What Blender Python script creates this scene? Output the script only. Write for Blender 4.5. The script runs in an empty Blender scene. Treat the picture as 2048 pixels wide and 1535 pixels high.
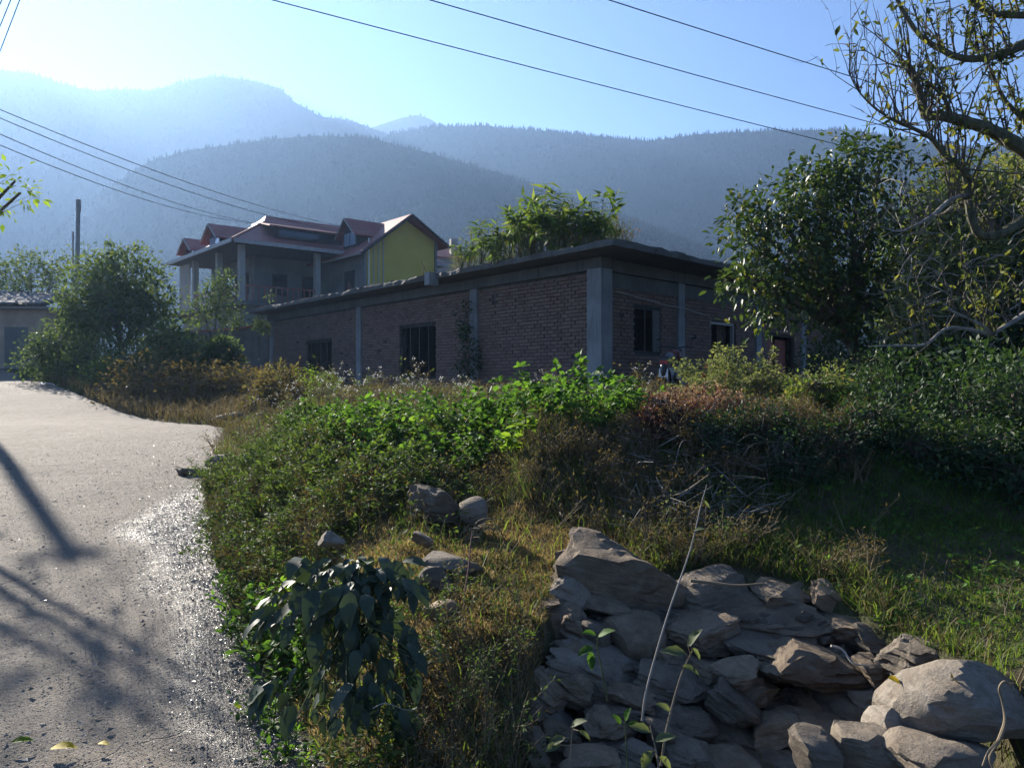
import bpy, math, random
import numpy as np
from mathutils import Vector, Matrix, Euler

R = math.radians
sc = bpy.context.scene
col = sc.collection

# ------------------------------------------------------------------ camera, sky, sun, exposure
F = 1577.0                     # focal length of the photograph in its own pixels (2048 wide)
EYE = 1.6
cam_d = bpy.data.cameras.new("camera")
cam_d.sensor_width = 36.0
cam_d.lens = 36.0 * F / 2048.0
cam_d.clip_start = 0.05
cam_d.clip_end = 6000
cam = bpy.data.objects.new("camera", cam_d)
col.objects.link(cam)
cam.location = (0, 0, EYE)
cam.rotation_euler = (R(90), 0, 0)
sc.camera = cam

SUN_AZ, SUN_EL = -37.0, 24.0    # azimuth from +Y (negative = to the left), elevation
world = bpy.data.worlds.new("World")
sc.world = world
world.use_nodes = True
wn = world.node_tree.nodes
wl = world.node_tree.links
wn.clear()
sky = wn.new("ShaderNodeTexSky")
sky.sky_type = 'NISHITA'
sky.sun_disc = False
sky.sun_elevation = R(SUN_EL)
sky.sun_rotation = R(SUN_AZ)
sky.altitude = 2500
sky.air_density = 0.75
sky.dust_density = 0.2
sky.ozone_density = 5.5
bg = wn.new("ShaderNodeBackground")
bg.inputs["Strength"].default_value = 0.05
wo = wn.new("ShaderNodeOutputWorld")
wl.new(sky.outputs[0], bg.inputs[0])
wl.new(bg.outputs[0], wo.inputs[0])

sun_d = bpy.data.lights.new("sun", 'SUN')
sun_d.energy = 5.0
sun_d.angle = R(0.55)
sun_d.color = (1.0, 0.92, 0.80)
sun = bpy.data.objects.new("sun", sun_d)
col.objects.link(sun)
sdir = Vector((math.sin(R(SUN_AZ)) * math.cos(R(SUN_EL)), math.cos(R(SUN_AZ)) * math.cos(R(SUN_EL)), math.sin(R(SUN_EL))))
sun.rotation_euler = sdir.to_track_quat('Z', 'Y').to_euler()
sun.location = (-30, 40, 40)

sc.view_settings.view_transform = 'Standard'
sc.view_settings.look = 'None'
sc.view_settings.gamma = 1.0
sc.view_settings.use_curve_mapping = False
sc.view_settings.exposure = 2.0
sc.render.engine = 'CYCLES'
cy = sc.cycles
cy.use_denoising = True
cy.max_bounces = 6
cy.diffuse_bounces = 3
cy.glossy_bounces = 2
cy.transmission_bounces = 4
cy.transparent_max_bounces = 6
cy.volume_bounces = 0
cy.sample_clamp_indirect = 4.0
cy.caustics_reflective = False
cy.caustics_refractive = False

# ------------------------------------------------------------------ helpers
rng = np.random.default_rng(7)
random.seed(7)


def at(px, py, y):
    """the point at depth y that the photograph shows at pixel (px, py)"""
    return np.array([(px - 1024) / F * y, y, EYE - (py - 767) / F * y])


def tag(o, label=None, cat=None, group=None, kind=None):
    if label:
        o["label"] = label
    if cat:
        o["category"] = cat
    if group:
        o["group"] = group
    if kind:
        o["kind"] = kind
    return o


def empty(name, loc, label=None, cat=None, group=None, rz=0.0):
    o = bpy.data.objects.new(name, None)
    col.objects.link(o)
    o.empty_display_size = 0.1
    o.location = [float(v) for v in loc]
    o.rotation_euler = (0, 0, rz)
    return tag(o, label, cat, group)


def link(name, me, parent=None, loc=None, rot=None, scale=None):
    o = bpy.data.objects.new(name, me)
    col.objects.link(o)
    if parent is not None:
        o.parent = parent
    if loc is not None:
        o.location = [float(v) for v in loc]
    if rot is not None:
        o.rotation_euler = rot
    if scale is not None:
        o.scale = scale if hasattr(scale, "__len__") else (scale,) * 3
    return o


def copy_tree(o, parent=None):
    c = o.copy()
    col.objects.link(c)
    if parent is not None:
        c.parent = parent
    for ch in list(o.children):
        copy_tree(ch, c)
    return c


def np_mesh(name, parts, mats, smooth=False):
    """parts: list of (V (n,3), F (m,3 or 4), material index, rnd per face or None)"""
    me = bpy.data.meshes.new(name)
    vs, ls, starts, tots, mi, rd = [], [], [], [], [], []
    nv = nl = 0
    for V, Fc, m, rr in parts:
        V = np.asarray(V, float).reshape(-1, 3)
        Fc = np.asarray(Fc, np.int64)
        if len(Fc) == 0:
            continue
        k = Fc.shape[1]
        vs.append(V)
        ls.append((Fc + nv).ravel())
        starts.append(nl + np.arange(len(Fc)) * k)
        tots.append(np.full(len(Fc), k))
        mi.append(np.full(len(Fc), m) if np.isscalar(m) else np.asarray(m))
        rd.append(np.zeros(len(Fc)) if rr is None else np.asarray(rr, float))
        nv += len(V)
        nl += len(Fc) * k
    vs = np.concatenate(vs); ls = np.concatenate(ls); starts = np.concatenate(starts)
    tots = np.concatenate(tots); mi = np.concatenate(mi); rd = np.concatenate(rd)
    me.vertices.add(len(vs)); me.vertices.foreach_set("co", vs.ravel().astype(np.float32))
    me.loops.add(len(ls)); me.loops.foreach_set("vertex_index", ls.astype(np.int32))
    me.polygons.add(len(starts))
    me.polygons.foreach_set("loop_start", starts.astype(np.int32))
    me.polygons.foreach_set("loop_total", tots.astype(np.int32))
    me.polygons.foreach_set("material_index", mi.astype(np.int32))
    me.polygons.foreach_set("use_smooth", np.full(len(starts), bool(smooth)))
    a = me.attributes.new("rnd", 'FLOAT', 'FACE')
    a.data.foreach_set("value", rd.astype(np.float32))
    for m in (mats if isinstance(mats, (list, tuple)) else [mats]):
        me.materials.append(m)
    me.update(calc_edges=True)
    me.validate()
    return me


def unit(v):
    v = np.asarray(v, float)
    return v / np.maximum(np.linalg.norm(v, axis=-1, keepdims=True), 1e-9)


# leaf outlines: (along, across, lift) per vertex, faces
OVAL = (np.array([[0, 0, 0], [.28, .42, .05], [.30, 0, 0], [.28, -.42, .05], [.68, .36, .03], [.70, 0, -.03], [.68, -.36, .03], [1, 0, -.10]]),
        np.array([[0, 2, 1], [0, 3, 2], [1, 2, 5], [1, 5, 4], [2, 3, 6], [2, 6, 5], [4, 5, 7], [5, 6, 7]]))
DIAM = (np.array([[0, 0, 0], [.42, .5, .08], [1, 0, -.06], [.42, -.5, .08]]),
        np.array([[0, 2, 1], [0, 3, 2]]))
LANCE = (np.array([[0, 0, 0], [.3, .5, .04], [.3, -.5, .04], [1, 0, -.16]]),
         np.array([[0, 2, 1], [1, 2, 3]]))


def leaf_arrays(P, D, N, L, W, shape=DIAM, rnd=None, g=None):
    """leaves at P pointing along D, upper side N; returns a part for np_mesh (material to be set)"""
    g = g if g is not None else rng
    P = np.asarray(P, float); n = len(P)
    D = unit(D); S = unit(np.cross(D, N)); U = np.cross(S, D)
    T, Fc = shape
    L = np.broadcast_to(np.asarray(L, float), (n,)); W = np.broadcast_to(np.asarray(W, float), (n,))
    V = (P[:, None, :] + D[:, None, :] * (T[None, :, 0, None] * L[:, None, None])
         + S[:, None, :] * (T[None, :, 1, None] * W[:, None, None]) + U[:, None, :] * (T[None, :, 2, None] * L[:, None, None]))
    k = len(T)
    FF = (Fc[None] + (np.arange(n) * k)[:, None, None]).reshape(-1, 3)
    r = g.random(n) if rnd is None else np.asarray(rnd, float)
    return V.reshape(-1, 3), FF, np.repeat(r, len(Fc))


def seg_arrays(A, B, ra, rb, sides=3):
    """thin prisms from A to B"""
    A = np.asarray(A, float).reshape(-1, 3); B = np.asarray(B, float).reshape(-1, 3); n = len(A)
    ra = np.broadcast_to(ra, (n,)); rb = np.broadcast_to(rb, (n,))
    D = unit(B - A)
    ref = np.where(np.abs(D[:, 2:3]) > .9, np.array([[1., 0, 0]]), np.array([[0, 0, 1.]]))
    S = unit(np.cross(D, ref)); U = np.cross(S, D)
    th = np.arange(sides) * 2 * np.pi / sides
    ring = S[:, None, :] * np.cos(th)[None, :, None] + U[:, None, :] * np.sin(th)[None, :, None]
    V = np.concatenate([A[:, None] + ring * ra[:, None, None], B[:, None] + ring * rb[:, None, None]], 1)
    i = np.arange(sides); j = (i + 1) % sides
    f = np.stack([i, j, j + sides, i + sides], 1)
    FF = (f[None] + (np.arange(n) * 2 * sides)[:, None, None]).reshape(-1, 4)
    return V.reshape(-1, 3), FF, np.repeat(np.linspace(0, 1, n), sides)


def spline(pts, n=6):
    """Catmull-Rom through points (any columns)"""
    P = np.asarray(pts, float)
    if len(P) < 3:
        t = np.linspace(0, 1, n + 1)[:, None]
        return P[0] * (1 - t) + P[-1] * t
    Q = np.vstack([2 * P[0] - P[1], P, 2 * P[-1] - P[-2]])
    out = []
    for i in range(1, len(Q) - 2):
        a, b, c, d = Q[i - 1], Q[i], Q[i + 1], Q[i + 2]
        for t in np.arange(n) / n:
            out.append(.5 * (2 * b + (c - a) * t + (2 * a - 5 * b + 4 * c - d) * t * t + (3 * b - a - 3 * c + d) * t ** 3))
    out.append(P[-1])
    return np.array(out)


def tube_arrays(P, r, sides=8, cap=True, wob=0.0, g=None):
    P = np.asarray(P, float); n = len(P)
    r = np.broadcast_to(r, (n,)).astype(float)
    D = unit(np.gradient(P, axis=0))
    S = np.zeros_like(P)
    ref = np.array([1., 0, 0]) if abs(D[0, 2]) > .8 else np.array([0, 0, 1.])
    s = unit(np.cross(D[0], ref))
    for i in range(n):
        s = unit(s - D[i] * np.dot(s, D[i]))
        S[i] = s
    U = np.cross(D, S)
    th = np.arange(sides) * 2 * np.pi / sides
    rr = r[:, None] * (1 + (wob * (g or rng).standard_normal((n, sides)) if wob else 0))
    V = P[:, None] + (S[:, None] * np.cos(th)[None, :, None] + U[:, None] * np.sin(th)[None, :, None]) * rr[:, :, None] * np.ones((1, sides, 1))
    V = V.reshape(-1, 3)
    i = np.arange(sides); j = (i + 1) % sides
    f = np.stack([i, j, j + sides, i + sides], 1)
    FF = (f[None] + (np.arange(n - 1) * sides)[:, None, None]).reshape(-1, 4)
    if cap:
        V = np.vstack([V, P[-1] + D[-1] * r[-1] * .4, P[0]])
        e = len(V) - 2
        base = (n - 1) * sides
        c1 = np.stack([base + i, base + j, np.full(sides, e), np.full(sides, e)], 1)
        c2 = np.stack([j, i, np.full(sides, e + 1), np.full(sides, e + 1)], 1)
        # triangles kept as a separate part
        return [(V, FF, 0, None), (V[np.concatenate([c1[:, :3], c2[:, :3]]).ravel()], np.arange(sides * 6).reshape(-1, 3), 0, None)]
    return [(V, FF, 0, None)]


class MB:
    """collects boxes, prisms and tubes for ONE mesh"""
    def __init__(self):
        self.parts = []

    def box(self, c, size, ang=0.0, m=0, tilt=None):
        sx, sy, sz = [s / 2 for s in size]
        V = np.array([[-sx, -sy, -sz], [sx, -sy, -sz], [sx, sy, -sz], [-sx, sy, -sz], [-sx, -sy, sz], [sx, -sy, sz], [sx, sy, sz], [-sx, sy, sz]])
        if tilt is not None:
            V = V @ np.array(Euler(tilt).to_matrix()).T
        ca, sa = math.cos(ang), math.sin(ang)
        V = V @ np.array([[ca, sa, 0], [-sa, ca, 0], [0, 0, 1]])
        Fc = [[0, 3, 2, 1], [4, 5, 6, 7], [0, 1, 5, 4], [1, 2, 6, 5], [2, 3, 7, 6], [3, 0, 4, 7]]
        self.parts.append((V + np.asarray(c, float), np.array(Fc), m, None))
        return self

    def quad(self, pts, m=0):
        self.parts.append((np.array(pts, float), np.array([list(range(len(pts)))]), m, None))
        return self

    def plate(self, pts, th, m=0):
        """a polygon given thickness th along its normal (both sides and rim)"""
        P = np.array(pts, float); n = len(P)
        nrm = unit(np.cross(P[1] - P[0], P[2] - P[0]))
        V = np.vstack([P, P - nrm * th])
        self.parts.append((V, np.array([list(range(n))]), m, None))
        self.parts.append((V, np.array([list(range(2 * n - 1, n - 1, -1))]), m, None))
        self.parts.append((V, np.array([[i, i + n, (i + 1) % n + n, (i + 1) % n] for i in range(n)]), m, None))
        return self

    def tube(self, P, r, sides=8, m=0):
        for p in tube_arrays(P, r, sides):
            self.parts.append((p[0], p[1], m, None))
        return self

    def mesh(self, name, mats, origin=None, smooth=False):
        ps = self.parts
        if origin is not None:
            o = np.asarray(origin, float)
            ps = [(p[0] - o, p[1], p[2], p[3]) for p in ps]
        return np_mesh(name, ps, mats, smooth)

    def build(self, name, mats, parent=None, origin=None, smooth=False):
        if parent is not None and origin is None:
            origin = parent.location
        return link(name, self.mesh(name, mats, origin, smooth), parent)


# ------------------------------------------------------------------ numpy noise
def _hash(ix, iy, s):
    h = (ix * 374761393 + iy * 668265263 + s * 1442695041) & 0xFFFFFFFF
    h = ((h ^ (h >> 13)) * 1274126177) & 0xFFFFFFFF
    return ((h ^ (h >> 16)) & 0xFFFF) / 65535.0


def vnoise(x, y, s=0):
    x = np.asarray(x, float); y = np.asarray(y, float)
    ix = np.floor(x).astype(np.int64); iy = np.floor(y).astype(np.int64)
    fx = x - ix; fy = y - iy
    fx = fx * fx * (3 - 2 * fx); fy = fy * fy * (3 - 2 * fy)
    a = _hash(ix, iy, s); b = _hash(ix + 1, iy, s); c = _hash(ix, iy + 1, s); d = _hash(ix + 1, iy + 1, s)
    return (a * (1 - fx) + b * fx) * (1 - fy) + (c * (1 - fx) + d * fx) * fy


def fbm(x, y, s=0, o=4):
    t = 0; a = .5; x = np.asarray(x, float); y = np.asarray(y, float)
    for i in range(o):
        t = t + a * (vnoise(x, y, s + i * 17) - .5)
        x = x * 2.03; y = y * 2.03; a *= .5
    return t


def sstep(t):
    t = np.clip(t, 0, 1)
    return t * t * (3 - 2 * t)


# ------------------------------------------------------------------ terrain
EDGE = np.array([[2.2, -3.0, -.10], [.65, .5, -.05], [-.89, 3.3, 0], [-2.02, 5.46, .10], [-3.50, 8.8, .30], [-4.35, 11.1, .45], [-5.8, 15.6, .64],
                 [-6.6, 17.0, .70], [-9.6, 20, .76], [-14.5, 25.5, 1.42], [-20, 32, 1.96], [-26, 38, 2.6], [-40, 50, 4.0]])
_e = spline(EDGE, 8)
ROADW = 9.0
_ey = _e[:, 1]; _ex = _e[:, 0]; _ez = _e[:, 2]


def road_sd(x, y):
    """signed distance to the road's right-hand edge (positive on the bank side), road height there, arc position"""
    x = np.asarray(x, float); y = np.asarray(y, float)
    best = np.full(x.shape, 1e9); sd = np.zeros(x.shape); zz = np.zeros(x.shape)
    for a, b in zip(_e[:-1], _e[1:]):
        dx, dy = b[0] - a[0], b[1] - a[1]
        l2 = dx * dx + dy * dy
        t = np.clip(((x - a[0]) * dx + (y - a[1]) * dy) / l2, 0, 1)
        qx = a[0] + t * dx - x; qy = a[1] + t * dy - y
        d = np.hypot(qx, qy)
        side = np.sign((x - a[0]) * dy - (y - a[1]) * dx)
        m = d < best
        best = np.where(m, d, best); sd = np.where(m, d * np.where(side == 0, 1, side), sd)
        zz = np.where(m, a[2] + t * (b[2] - a[2]), zz)
    return sd, zz


_py = [-5, 1.5, 2.6, 3, 3.6, 4.6, 5.3, 6.3, 7.6, 12, 16, 25, 32, 40, 60, 120, 300, 2000]
_pz = [-.3, -.1, .1, .25, .45, .60, .70, .80, 1.0, 1.2, 1.33, 1.5, 2.0, 2.6, 3.4, 5, 8, 8]
_ry = [0, 3.9, 4.6, 5.3, 6.25, 8.0, 12, 16, 25, 40, 60, 120, 300, 2000]
_rz = [.40, .43, .55, .66, 1.22, 1.24, 1.26, 1.33, 1.4, 2.0, 3.0, 5, 8, 8]
_wx = [-.3, .06, .22, .5, 1.0, 1.3, 1.5, 1.7, 1.85, 2.0, 2.3, 2.8, 4.0]
_wy = [3.3, 3.55, 3.98, 4.3, 4.4, 4.4, 4.35, 4.15, 3.6, 2.95, 2.3, 1.6, 0.0]


def height(x, y, rough=True):
    x = np.asarray(x, float); y = np.asarray(y, float)
    sd, zr = road_sd(x, y)
    zr = np.where(sd < 0, np.interp(y, _ey, _ez), zr)
    zl = np.interp(y, _py, _pz)
    yw = np.interp(x, _wx, _wy)
    zlaw = np.interp(y, _ry, _rz)
    zf = .43 - 1.7 * (yw - y)
    zri = np.where(y > yw, zlaw, np.maximum(np.minimum(zlaw, zf), -.22))
    k = sstep((x + .12) / .32)
    zp = zl * (1 - k) + zri * k
    wb = np.interp(y, [0, 3, 5, 9, 14, 20, 40], [.4, .45, .9, 1.2, 2.0, 4.0, 4.0])
    t = sstep((sd - .05) / wb)
    z = zr * (1 - t) + zp * t
    left = np.clip(np.interp(y, _ey, _ex) - ROADW - x, 0, 50)
    z = np.where(sd < 0, zr - .05 + .16 * np.minimum(left, 12), z)
    if rough:
        m = sstep(sd / .6) + np.where(sd < 0, sstep(left / .6), 0)
        near = np.exp(-np.hypot(x, y) / 60)
        z = z + m * (fbm(x * 1.1, y * 1.1, 3) * .14 + fbm(x * 4.5, y * 4.5, 9) * .07) * (.3 + near)
    return z


def hz(x, y):
    return float(height(np.array([x]), np.array([y]))[0])


def on_ground(px, d, dz=0.0):
    x = (px - 1024) / F * d
    return np.array([x, d, hz(x, d) + dz])
# ------------------------------------------------------------------ materials
class NT:
    def __init__(self, name):
        self.m = bpy.data.materials.new(name)
        self.m.use_nodes = True
        self.n = self.m.node_tree.nodes
        self.l = self.m.node_tree.links
        self.n.clear()
        self.out = self.n.new("ShaderNodeOutputMaterial")

    def new(self, t, **kw):
        nd = self.n.new(t)
        for k, v in kw.items():
            if hasattr(nd, k):
                setattr(nd, k, v)
            else:
                nd.inputs[k.replace("_", " ")].default_value = v
        return nd

    def con(self, a, b):
        self.l.new(a, b)

    def coord(self, kind="Object", scale=(1, 1, 1), rot=(0, 0, 0)):
        tc = self.new("ShaderNodeTexCoord")
        mp = self.new("ShaderNodeMapping")
        mp.inputs["Scale"].default_value = scale
        mp.inputs["Rotation"].default_value = rot
        self.con(tc.outputs[kind], mp.inputs[0])
        return mp.outputs[0]

    def noise(self, vec, scale, detail=4, rough=.55, dist=0.0):
        nd = self.new("ShaderNodeTexNoise")
        nd.inputs["Scale"].default_value = scale
        nd.inputs["Detail"].default_value = detail
        nd.inputs["Roughness"].default_value = rough
        nd.inputs["Distortion"].default_value = dist
        self.con(vec, nd.inputs["Vector"])
        return nd.outputs["Fac"]

    def ramp(self, fac, stops):
        nd = self.new("ShaderNodeValToRGB")
        cr = nd.color_ramp
        while len(cr.elements) < len(stops):
            cr.elements.new(.5)
        for e, (p, c) in zip(cr.elements, stops):
            e.position = p
            e.color = (*c, 1) if len(c) == 3 else c
        self.con(fac, nd.inputs[0])
        return nd.outputs[0]

    def mix(self, fac, a, b, mode='MIX'):
        nd = self.new("ShaderNodeMix", data_type='RGBA', blend_type=mode)
        for s, v in ((nd.inputs[0], fac), (nd.inputs[6], a), (nd.inputs[7], b)):
            if isinstance(v, (int, float)):
                s.default_value = v
            elif isinstance(v, tuple):
                s.default_value = (*v, 1) if len(v) == 3 else v
            else:
                self.con(v, s)
        return nd.outputs[2]

    def math(self, op, a, b=0.0, clamp=False):
        nd = self.new("ShaderNodeMath", operation=op, use_clamp=clamp)
        for s, v in ((nd.inputs[0], a), (nd.inputs[1], b)):
            if isinstance(v, (int, float)):
                s.default_value = v
            else:
                self.con(v, s)
        return nd.outputs[0]

    def bump(self, h, strength=.3, dist=.02):
        nd = self.new("ShaderNodeBump")
        nd.inputs["Strength"].default_value = strength
        nd.inputs["Distance"].default_value = dist
        self.con(h, nd.inputs["Height"])
        return nd.outputs[0]

    def principled(self, colour, rough=.8, normal=None, spec=.3, metal=0.0):
        p = self.new("ShaderNodeBsdfPrincipled")
        for k, v in (("Base Color", colour), ("Roughness", rough), ("Specular IOR Level", spec), ("Metallic", metal)):
            if isinstance(v, (int, float)):
                p.inputs[k].default_value = v
            elif isinstance(v, tuple):
                p.inputs[k].default_value = (*v, 1)
            else:
                self.con(v, p.inputs[k])
        if normal is not None:
            self.con(normal, p.inputs["Normal"])
        return p.outputs[0]

    def attr(self, name):
        a = self.new("ShaderNodeAttribute", attribute_name=name)
        return a.outputs["Fac"]

    def objrand(self):
        return self.new("ShaderNodeObjectInfo").outputs["Random"]

    def done(self, shader):
        self.con(shader, self.out.inputs[0])
        return self.m


def m_plain(name, c, rough=.7, spec=.3, metal=0.0, var=.25, scale=6.0, bump=0.0, kind="Object"):
    t = NT(name)
    v = t.coord(kind)
    n = t.noise(v, scale, 5)
    dark = tuple(x * (1 - var) for x in c); lite = tuple(min(1, x * (1 + var)) for x in c)
    cc = t.ramp(n, [(.3, dark), (.7, lite)])
    nm = t.bump(t.noise(v, scale * 6, 4), bump, .01) if bump else None
    return t.done(t.principled(cc, rough, nm, spec, metal))


def m_leaf(name, stops, trans=.4, rough=.6, spec=.16, tint=(1.25, 1.2, .55), objvar=.5):
    """leaf colour from the per-leaf value, shifted per plant; part of the light passes through"""
    t = NT(name)
    a = t.attr("rnd")
    o = t.objrand()
    f = t.math('ADD', t.math('MULTIPLY', a, 1 - objvar * .5), t.math('MULTIPLY', o, objvar * .5), clamp=True)
    c = t.ramp(f, stops)
    p = t.principled(c, rough, None, spec)
    tr = t.new("ShaderNodeBsdfTranslucent")
    t.con(t.mix(1.0, c, tint, 'MULTIPLY'), tr.inputs[0])
    ms = t.new("ShaderNodeMixShader")
    ms.inputs[0].default_value = trans
    t.con(p, ms.inputs[1]); t.con(tr.outputs[0], ms.inputs[2])
    return t.done(ms.outputs[0])


def m_bark(name, c1, c2, scale=14):
    t = NT(name)
    v = t.coord("Object", (1, 1, .35))
    n = t.noise(v, scale, 6, .65, .6)
    c = t.ramp(n, [(.3, c1), (.72, c2)])
    return t.done(t.principled(c, .85, t.bump(n, .6, .02), .2))


def m_stone(name, c1, c2, lichen=(.42, .40, .36), amount=.5, strata=0.0):
    t = NT(name)
    v = t.coord("Object")
    o = t.objrand()
    vv = t.new("ShaderNodeVectorMath", operation='ADD')
    t.con(v, vv.inputs[0])
    cb = t.new("ShaderNodeCombineXYZ")
    for i in range(3):
        t.con(t.math('MULTIPLY', o, 17.0 + 9 * i), cb.inputs[i])
    t.con(cb.outputs[0], vv.inputs[1])
    v = vv.outputs[0]
    n1 = t.noise(v, 5, 6, .6)
    n2 = t.noise(v, 62, 6, .75)
    n3 = t.noise(v, 11, 6, .68, .7)
    c = t.ramp(n1, [(.28, c1), (.72, c2)])
    c = t.mix(t.math('MULTIPLY', n2, .7), c, t.mix(1.0, c, (.45, .43, .42), 'MULTIPLY'))
    lm = t.ramp(n3, [(.60 - amount * .22, (0, 0, 0)), (.86 - amount * .15, (1, 1, 1))])
    c = t.mix(t.math('MULTIPLY', t.math('MULTIPLY', lm, n2), 1.1, True), c, t.mix(n2, tuple(x * .75 for x in lichen), lichen))
    sp_ = t.ramp(t.noise(v, 120, 3, .7), [(.60, (0, 0, 0)), (.70, (1, 1, 1))])
    c = t.mix(t.math('MULTIPLY', sp_, .35), c, tuple(x * 1.1 for x in lichen))
    st_ = t.ramp(t.noise(t.coord('Object', (3, 3, 14)), 3.2, 5, .65, .5), [(.36, (1, 1, 1)), (.50, (0, 0, 0))])
    c = t.mix(t.math('MULTIPLY', st_, .45), c, tuple(x * .5 for x in c1))
    br = t.math('ADD', t.math('MULTIPLY', o, .5), .72)
    cc = t.new("ShaderNodeCombineColor")
    for i in range(3):
        t.con(br, cc.inputs[i])
    c = t.mix(1.0, c, cc.outputs[0], 'MULTIPLY')
    h = t.math('ADD', t.math('MULTIPLY', n1, 1.0), t.math('MULTIPLY', n2, .45))
    if strata:
        w = t.noise(t.coord("Object", (2.5, 2.5, 26)), 2.2, 4, .6, .4)
        h = t.math('ADD', h, t.math('MULTIPLY', w, strata))
    return t.done(t.principled(c, .88, t.bump(h, .8, .03), .25))


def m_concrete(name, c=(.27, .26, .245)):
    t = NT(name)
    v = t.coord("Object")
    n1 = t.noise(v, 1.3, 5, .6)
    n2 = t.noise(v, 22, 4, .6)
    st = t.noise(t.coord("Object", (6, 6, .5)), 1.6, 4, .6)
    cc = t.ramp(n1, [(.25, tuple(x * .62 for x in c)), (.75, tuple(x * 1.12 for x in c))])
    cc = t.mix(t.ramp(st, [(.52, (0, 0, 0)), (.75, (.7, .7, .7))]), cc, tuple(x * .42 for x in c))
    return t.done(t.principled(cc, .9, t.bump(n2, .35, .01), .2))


def m_brick():
    t = NT("brick")
    v = t.coord("Object")
    o = t.objrand()
    a = t.attr("rnd")
    f = t.math('FRACT', t.math('ADD', a, o))
    c = t.ramp(f, [(0, (.145, .094, .078)), (.35, (.18, .117, .094)), (.7, (.215, .143, .113)), (1, (.17, .126, .104))])
    n = t.noise(v, 16, 4)
    c = t.mix(t.math('MULTIPLY', n, .5), c, (.12, .075, .06))
    return t.done(t.principled(c, .9, t.bump(t.noise(v, 60, 3), .4, .006), .2))


def m_ground():
    t = NT("soil")
    v = t.coord("Object")
    n1 = t.noise(v, .8, 5, .6)
    n2 = t.noise(v, 9, 5, .65)
    n3 = t.noise(v, 55, 4, .7)
    c = t.ramp(n2, [(.28, (.060, .044, .028)), (.5, (.105, .080, .048)), (.72, (.15, .12, .075))])
    g = t.ramp(n2, [(.3, (.035, .05, .016)), (.7, (.085, .10, .035))])
    c = t.mix(t.ramp(n1, [(.42, (0, 0, 0)), (.6, (.85, .85, .85))]), c, g)
    c = t.mix(t.math('MULTIPLY', n3, .6), c, (.05, .04, .028))
    h = t.math('ADD', n2, t.math('MULTIPLY', n3, .5))
    return t.done(t.principled(c, .95, t.bump(h, .9, .04), .15))


def m_road():
    t = NT("road_surface")
    v = t.coord("Object")
    n1 = t.noise(v, .55, 5, .6)
    n2 = t.noise(v, 3.2, 6, .65, .5)
    n3 = t.noise(v, 46, 4, .75)
    vo = t.new("ShaderNodeTexVoronoi", feature='F1')
    vo.inputs["Scale"].default_value = 130
    t.con(v, vo.inputs["Vector"])
    sp = t.new("ShaderNodeSeparateColor")
    t.con(vo.outputs["Color"], sp.inputs[0])
    c = t.ramp(n1, [(.3, (0.157, 0.133, 0.108)), (.7, (0.225, 0.192, 0.154))])
    c = t.mix(t.ramp(n2, [(.42, (0, 0, 0)), (.70, (.75, .75, .75))]), c, (0.261, 0.231, 0.194))
    c = t.mix(t.ramp(n2, [(.24, (.8, .8, .8)), (.40, (0, 0, 0))]), c, (0.089, 0.074, 0.057))
    c = t.mix(.45, c, t.ramp(sp.outputs[0], [(0, (0.073, 0.064, 0.056)), (.5, (0.188, 0.165, 0.138)), (1, (0.397, 0.355, 0.304))]))
    c = t.mix(t.math('MULTIPLY', t.math('SUBTRACT', n3, .35, clamp=True), 1.2), c, (0.094, 0.079, 0.062))
    cv = t.new("ShaderNodeTexVoronoi", feature='DISTANCE_TO_EDGE')
    cv.inputs["Scale"].default_value = .62
    wv_ = t.new("ShaderNodeVectorMath", operation='ADD')
    t.con(v, wv_.inputs[0])
    wn2 = t.new("ShaderNodeTexNoise"); wn2.inputs["Scale"].default_value = 2.2; wn2.inputs["Detail"].default_value = 6; t.con(v, wn2.inputs["Vector"])
    t.con(wn2.outputs["Color"], wv_.inputs[1])
    t.con(wv_.outputs[0], cv.inputs["Vector"])
    crack = t.ramp(cv.outputs[0], [(.0, (1, 1, 1)), (.011, (0, 0, 0))])
    crack = t.math('MULTIPLY', crack, t.ramp(t.noise(v, .9, 3), [(.46, (0, 0, 0)), (.56, (1, 1, 1))]))
    c = t.mix(t.math('MULTIPLY', crack, .8), c, (.035, .032, .028))
    wet = t.attr("wet")
    wn_ = t.math('MULTIPLY', wet, t.ramp(t.noise(v, 7, 4, .6), [(.30, (.35, .35, .35)), (.55, (1, 1, 1))]), clamp=True)
    c = t.mix(wn_, c, t.mix(1.0, c, (.42, .42, .44), 'MULTIPLY'))
    rg = t.math('SUBTRACT', .90, t.math('MULTIPLY', wn_, .62))
    h = t.math('ADD', t.math('MULTIPLY', vo.outputs["Distance"], .6), t.math('ADD', t.math('MULTIPLY', n3, 1.3), t.math('MULTIPLY', n2, 2.2)))
    h = t.math('SUBTRACT', h, t.math('MULTIPLY', crack, .8))
    nm = t.bump(h, .9, .022)
    return t.done(t.principled(c, rg, nm, .35))


def m_gravel(name, c1, c2, rough, spec=.4):
    t = NT(name)
    c = t.ramp(t.attr("rnd"), [(0, c1), (.8, c2), (1, tuple(x * 1.5 for x in c2))])
    return t.done(t.principled(c, rough, None, spec))


def m_mountain():
    t = NT("wooded_slope")
    v = t.coord("Object")
    n1 = t.noise(v, .012, 6, .65)
    n2 = t.noise(v, .08, 6, .7)
    c = t.ramp(n1, [(.35, (.016, .024, .012)), (.55, (.020, .030, .014)), (.72, (.024, .034, .016))])
    c = t.mix(t.math('MULTIPLY', n2, .6), c, (.015, .022, .013))
    return t.done(t.principled(c, .95, t.bump(n2, 1.0, 4.0), 0.0))


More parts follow.
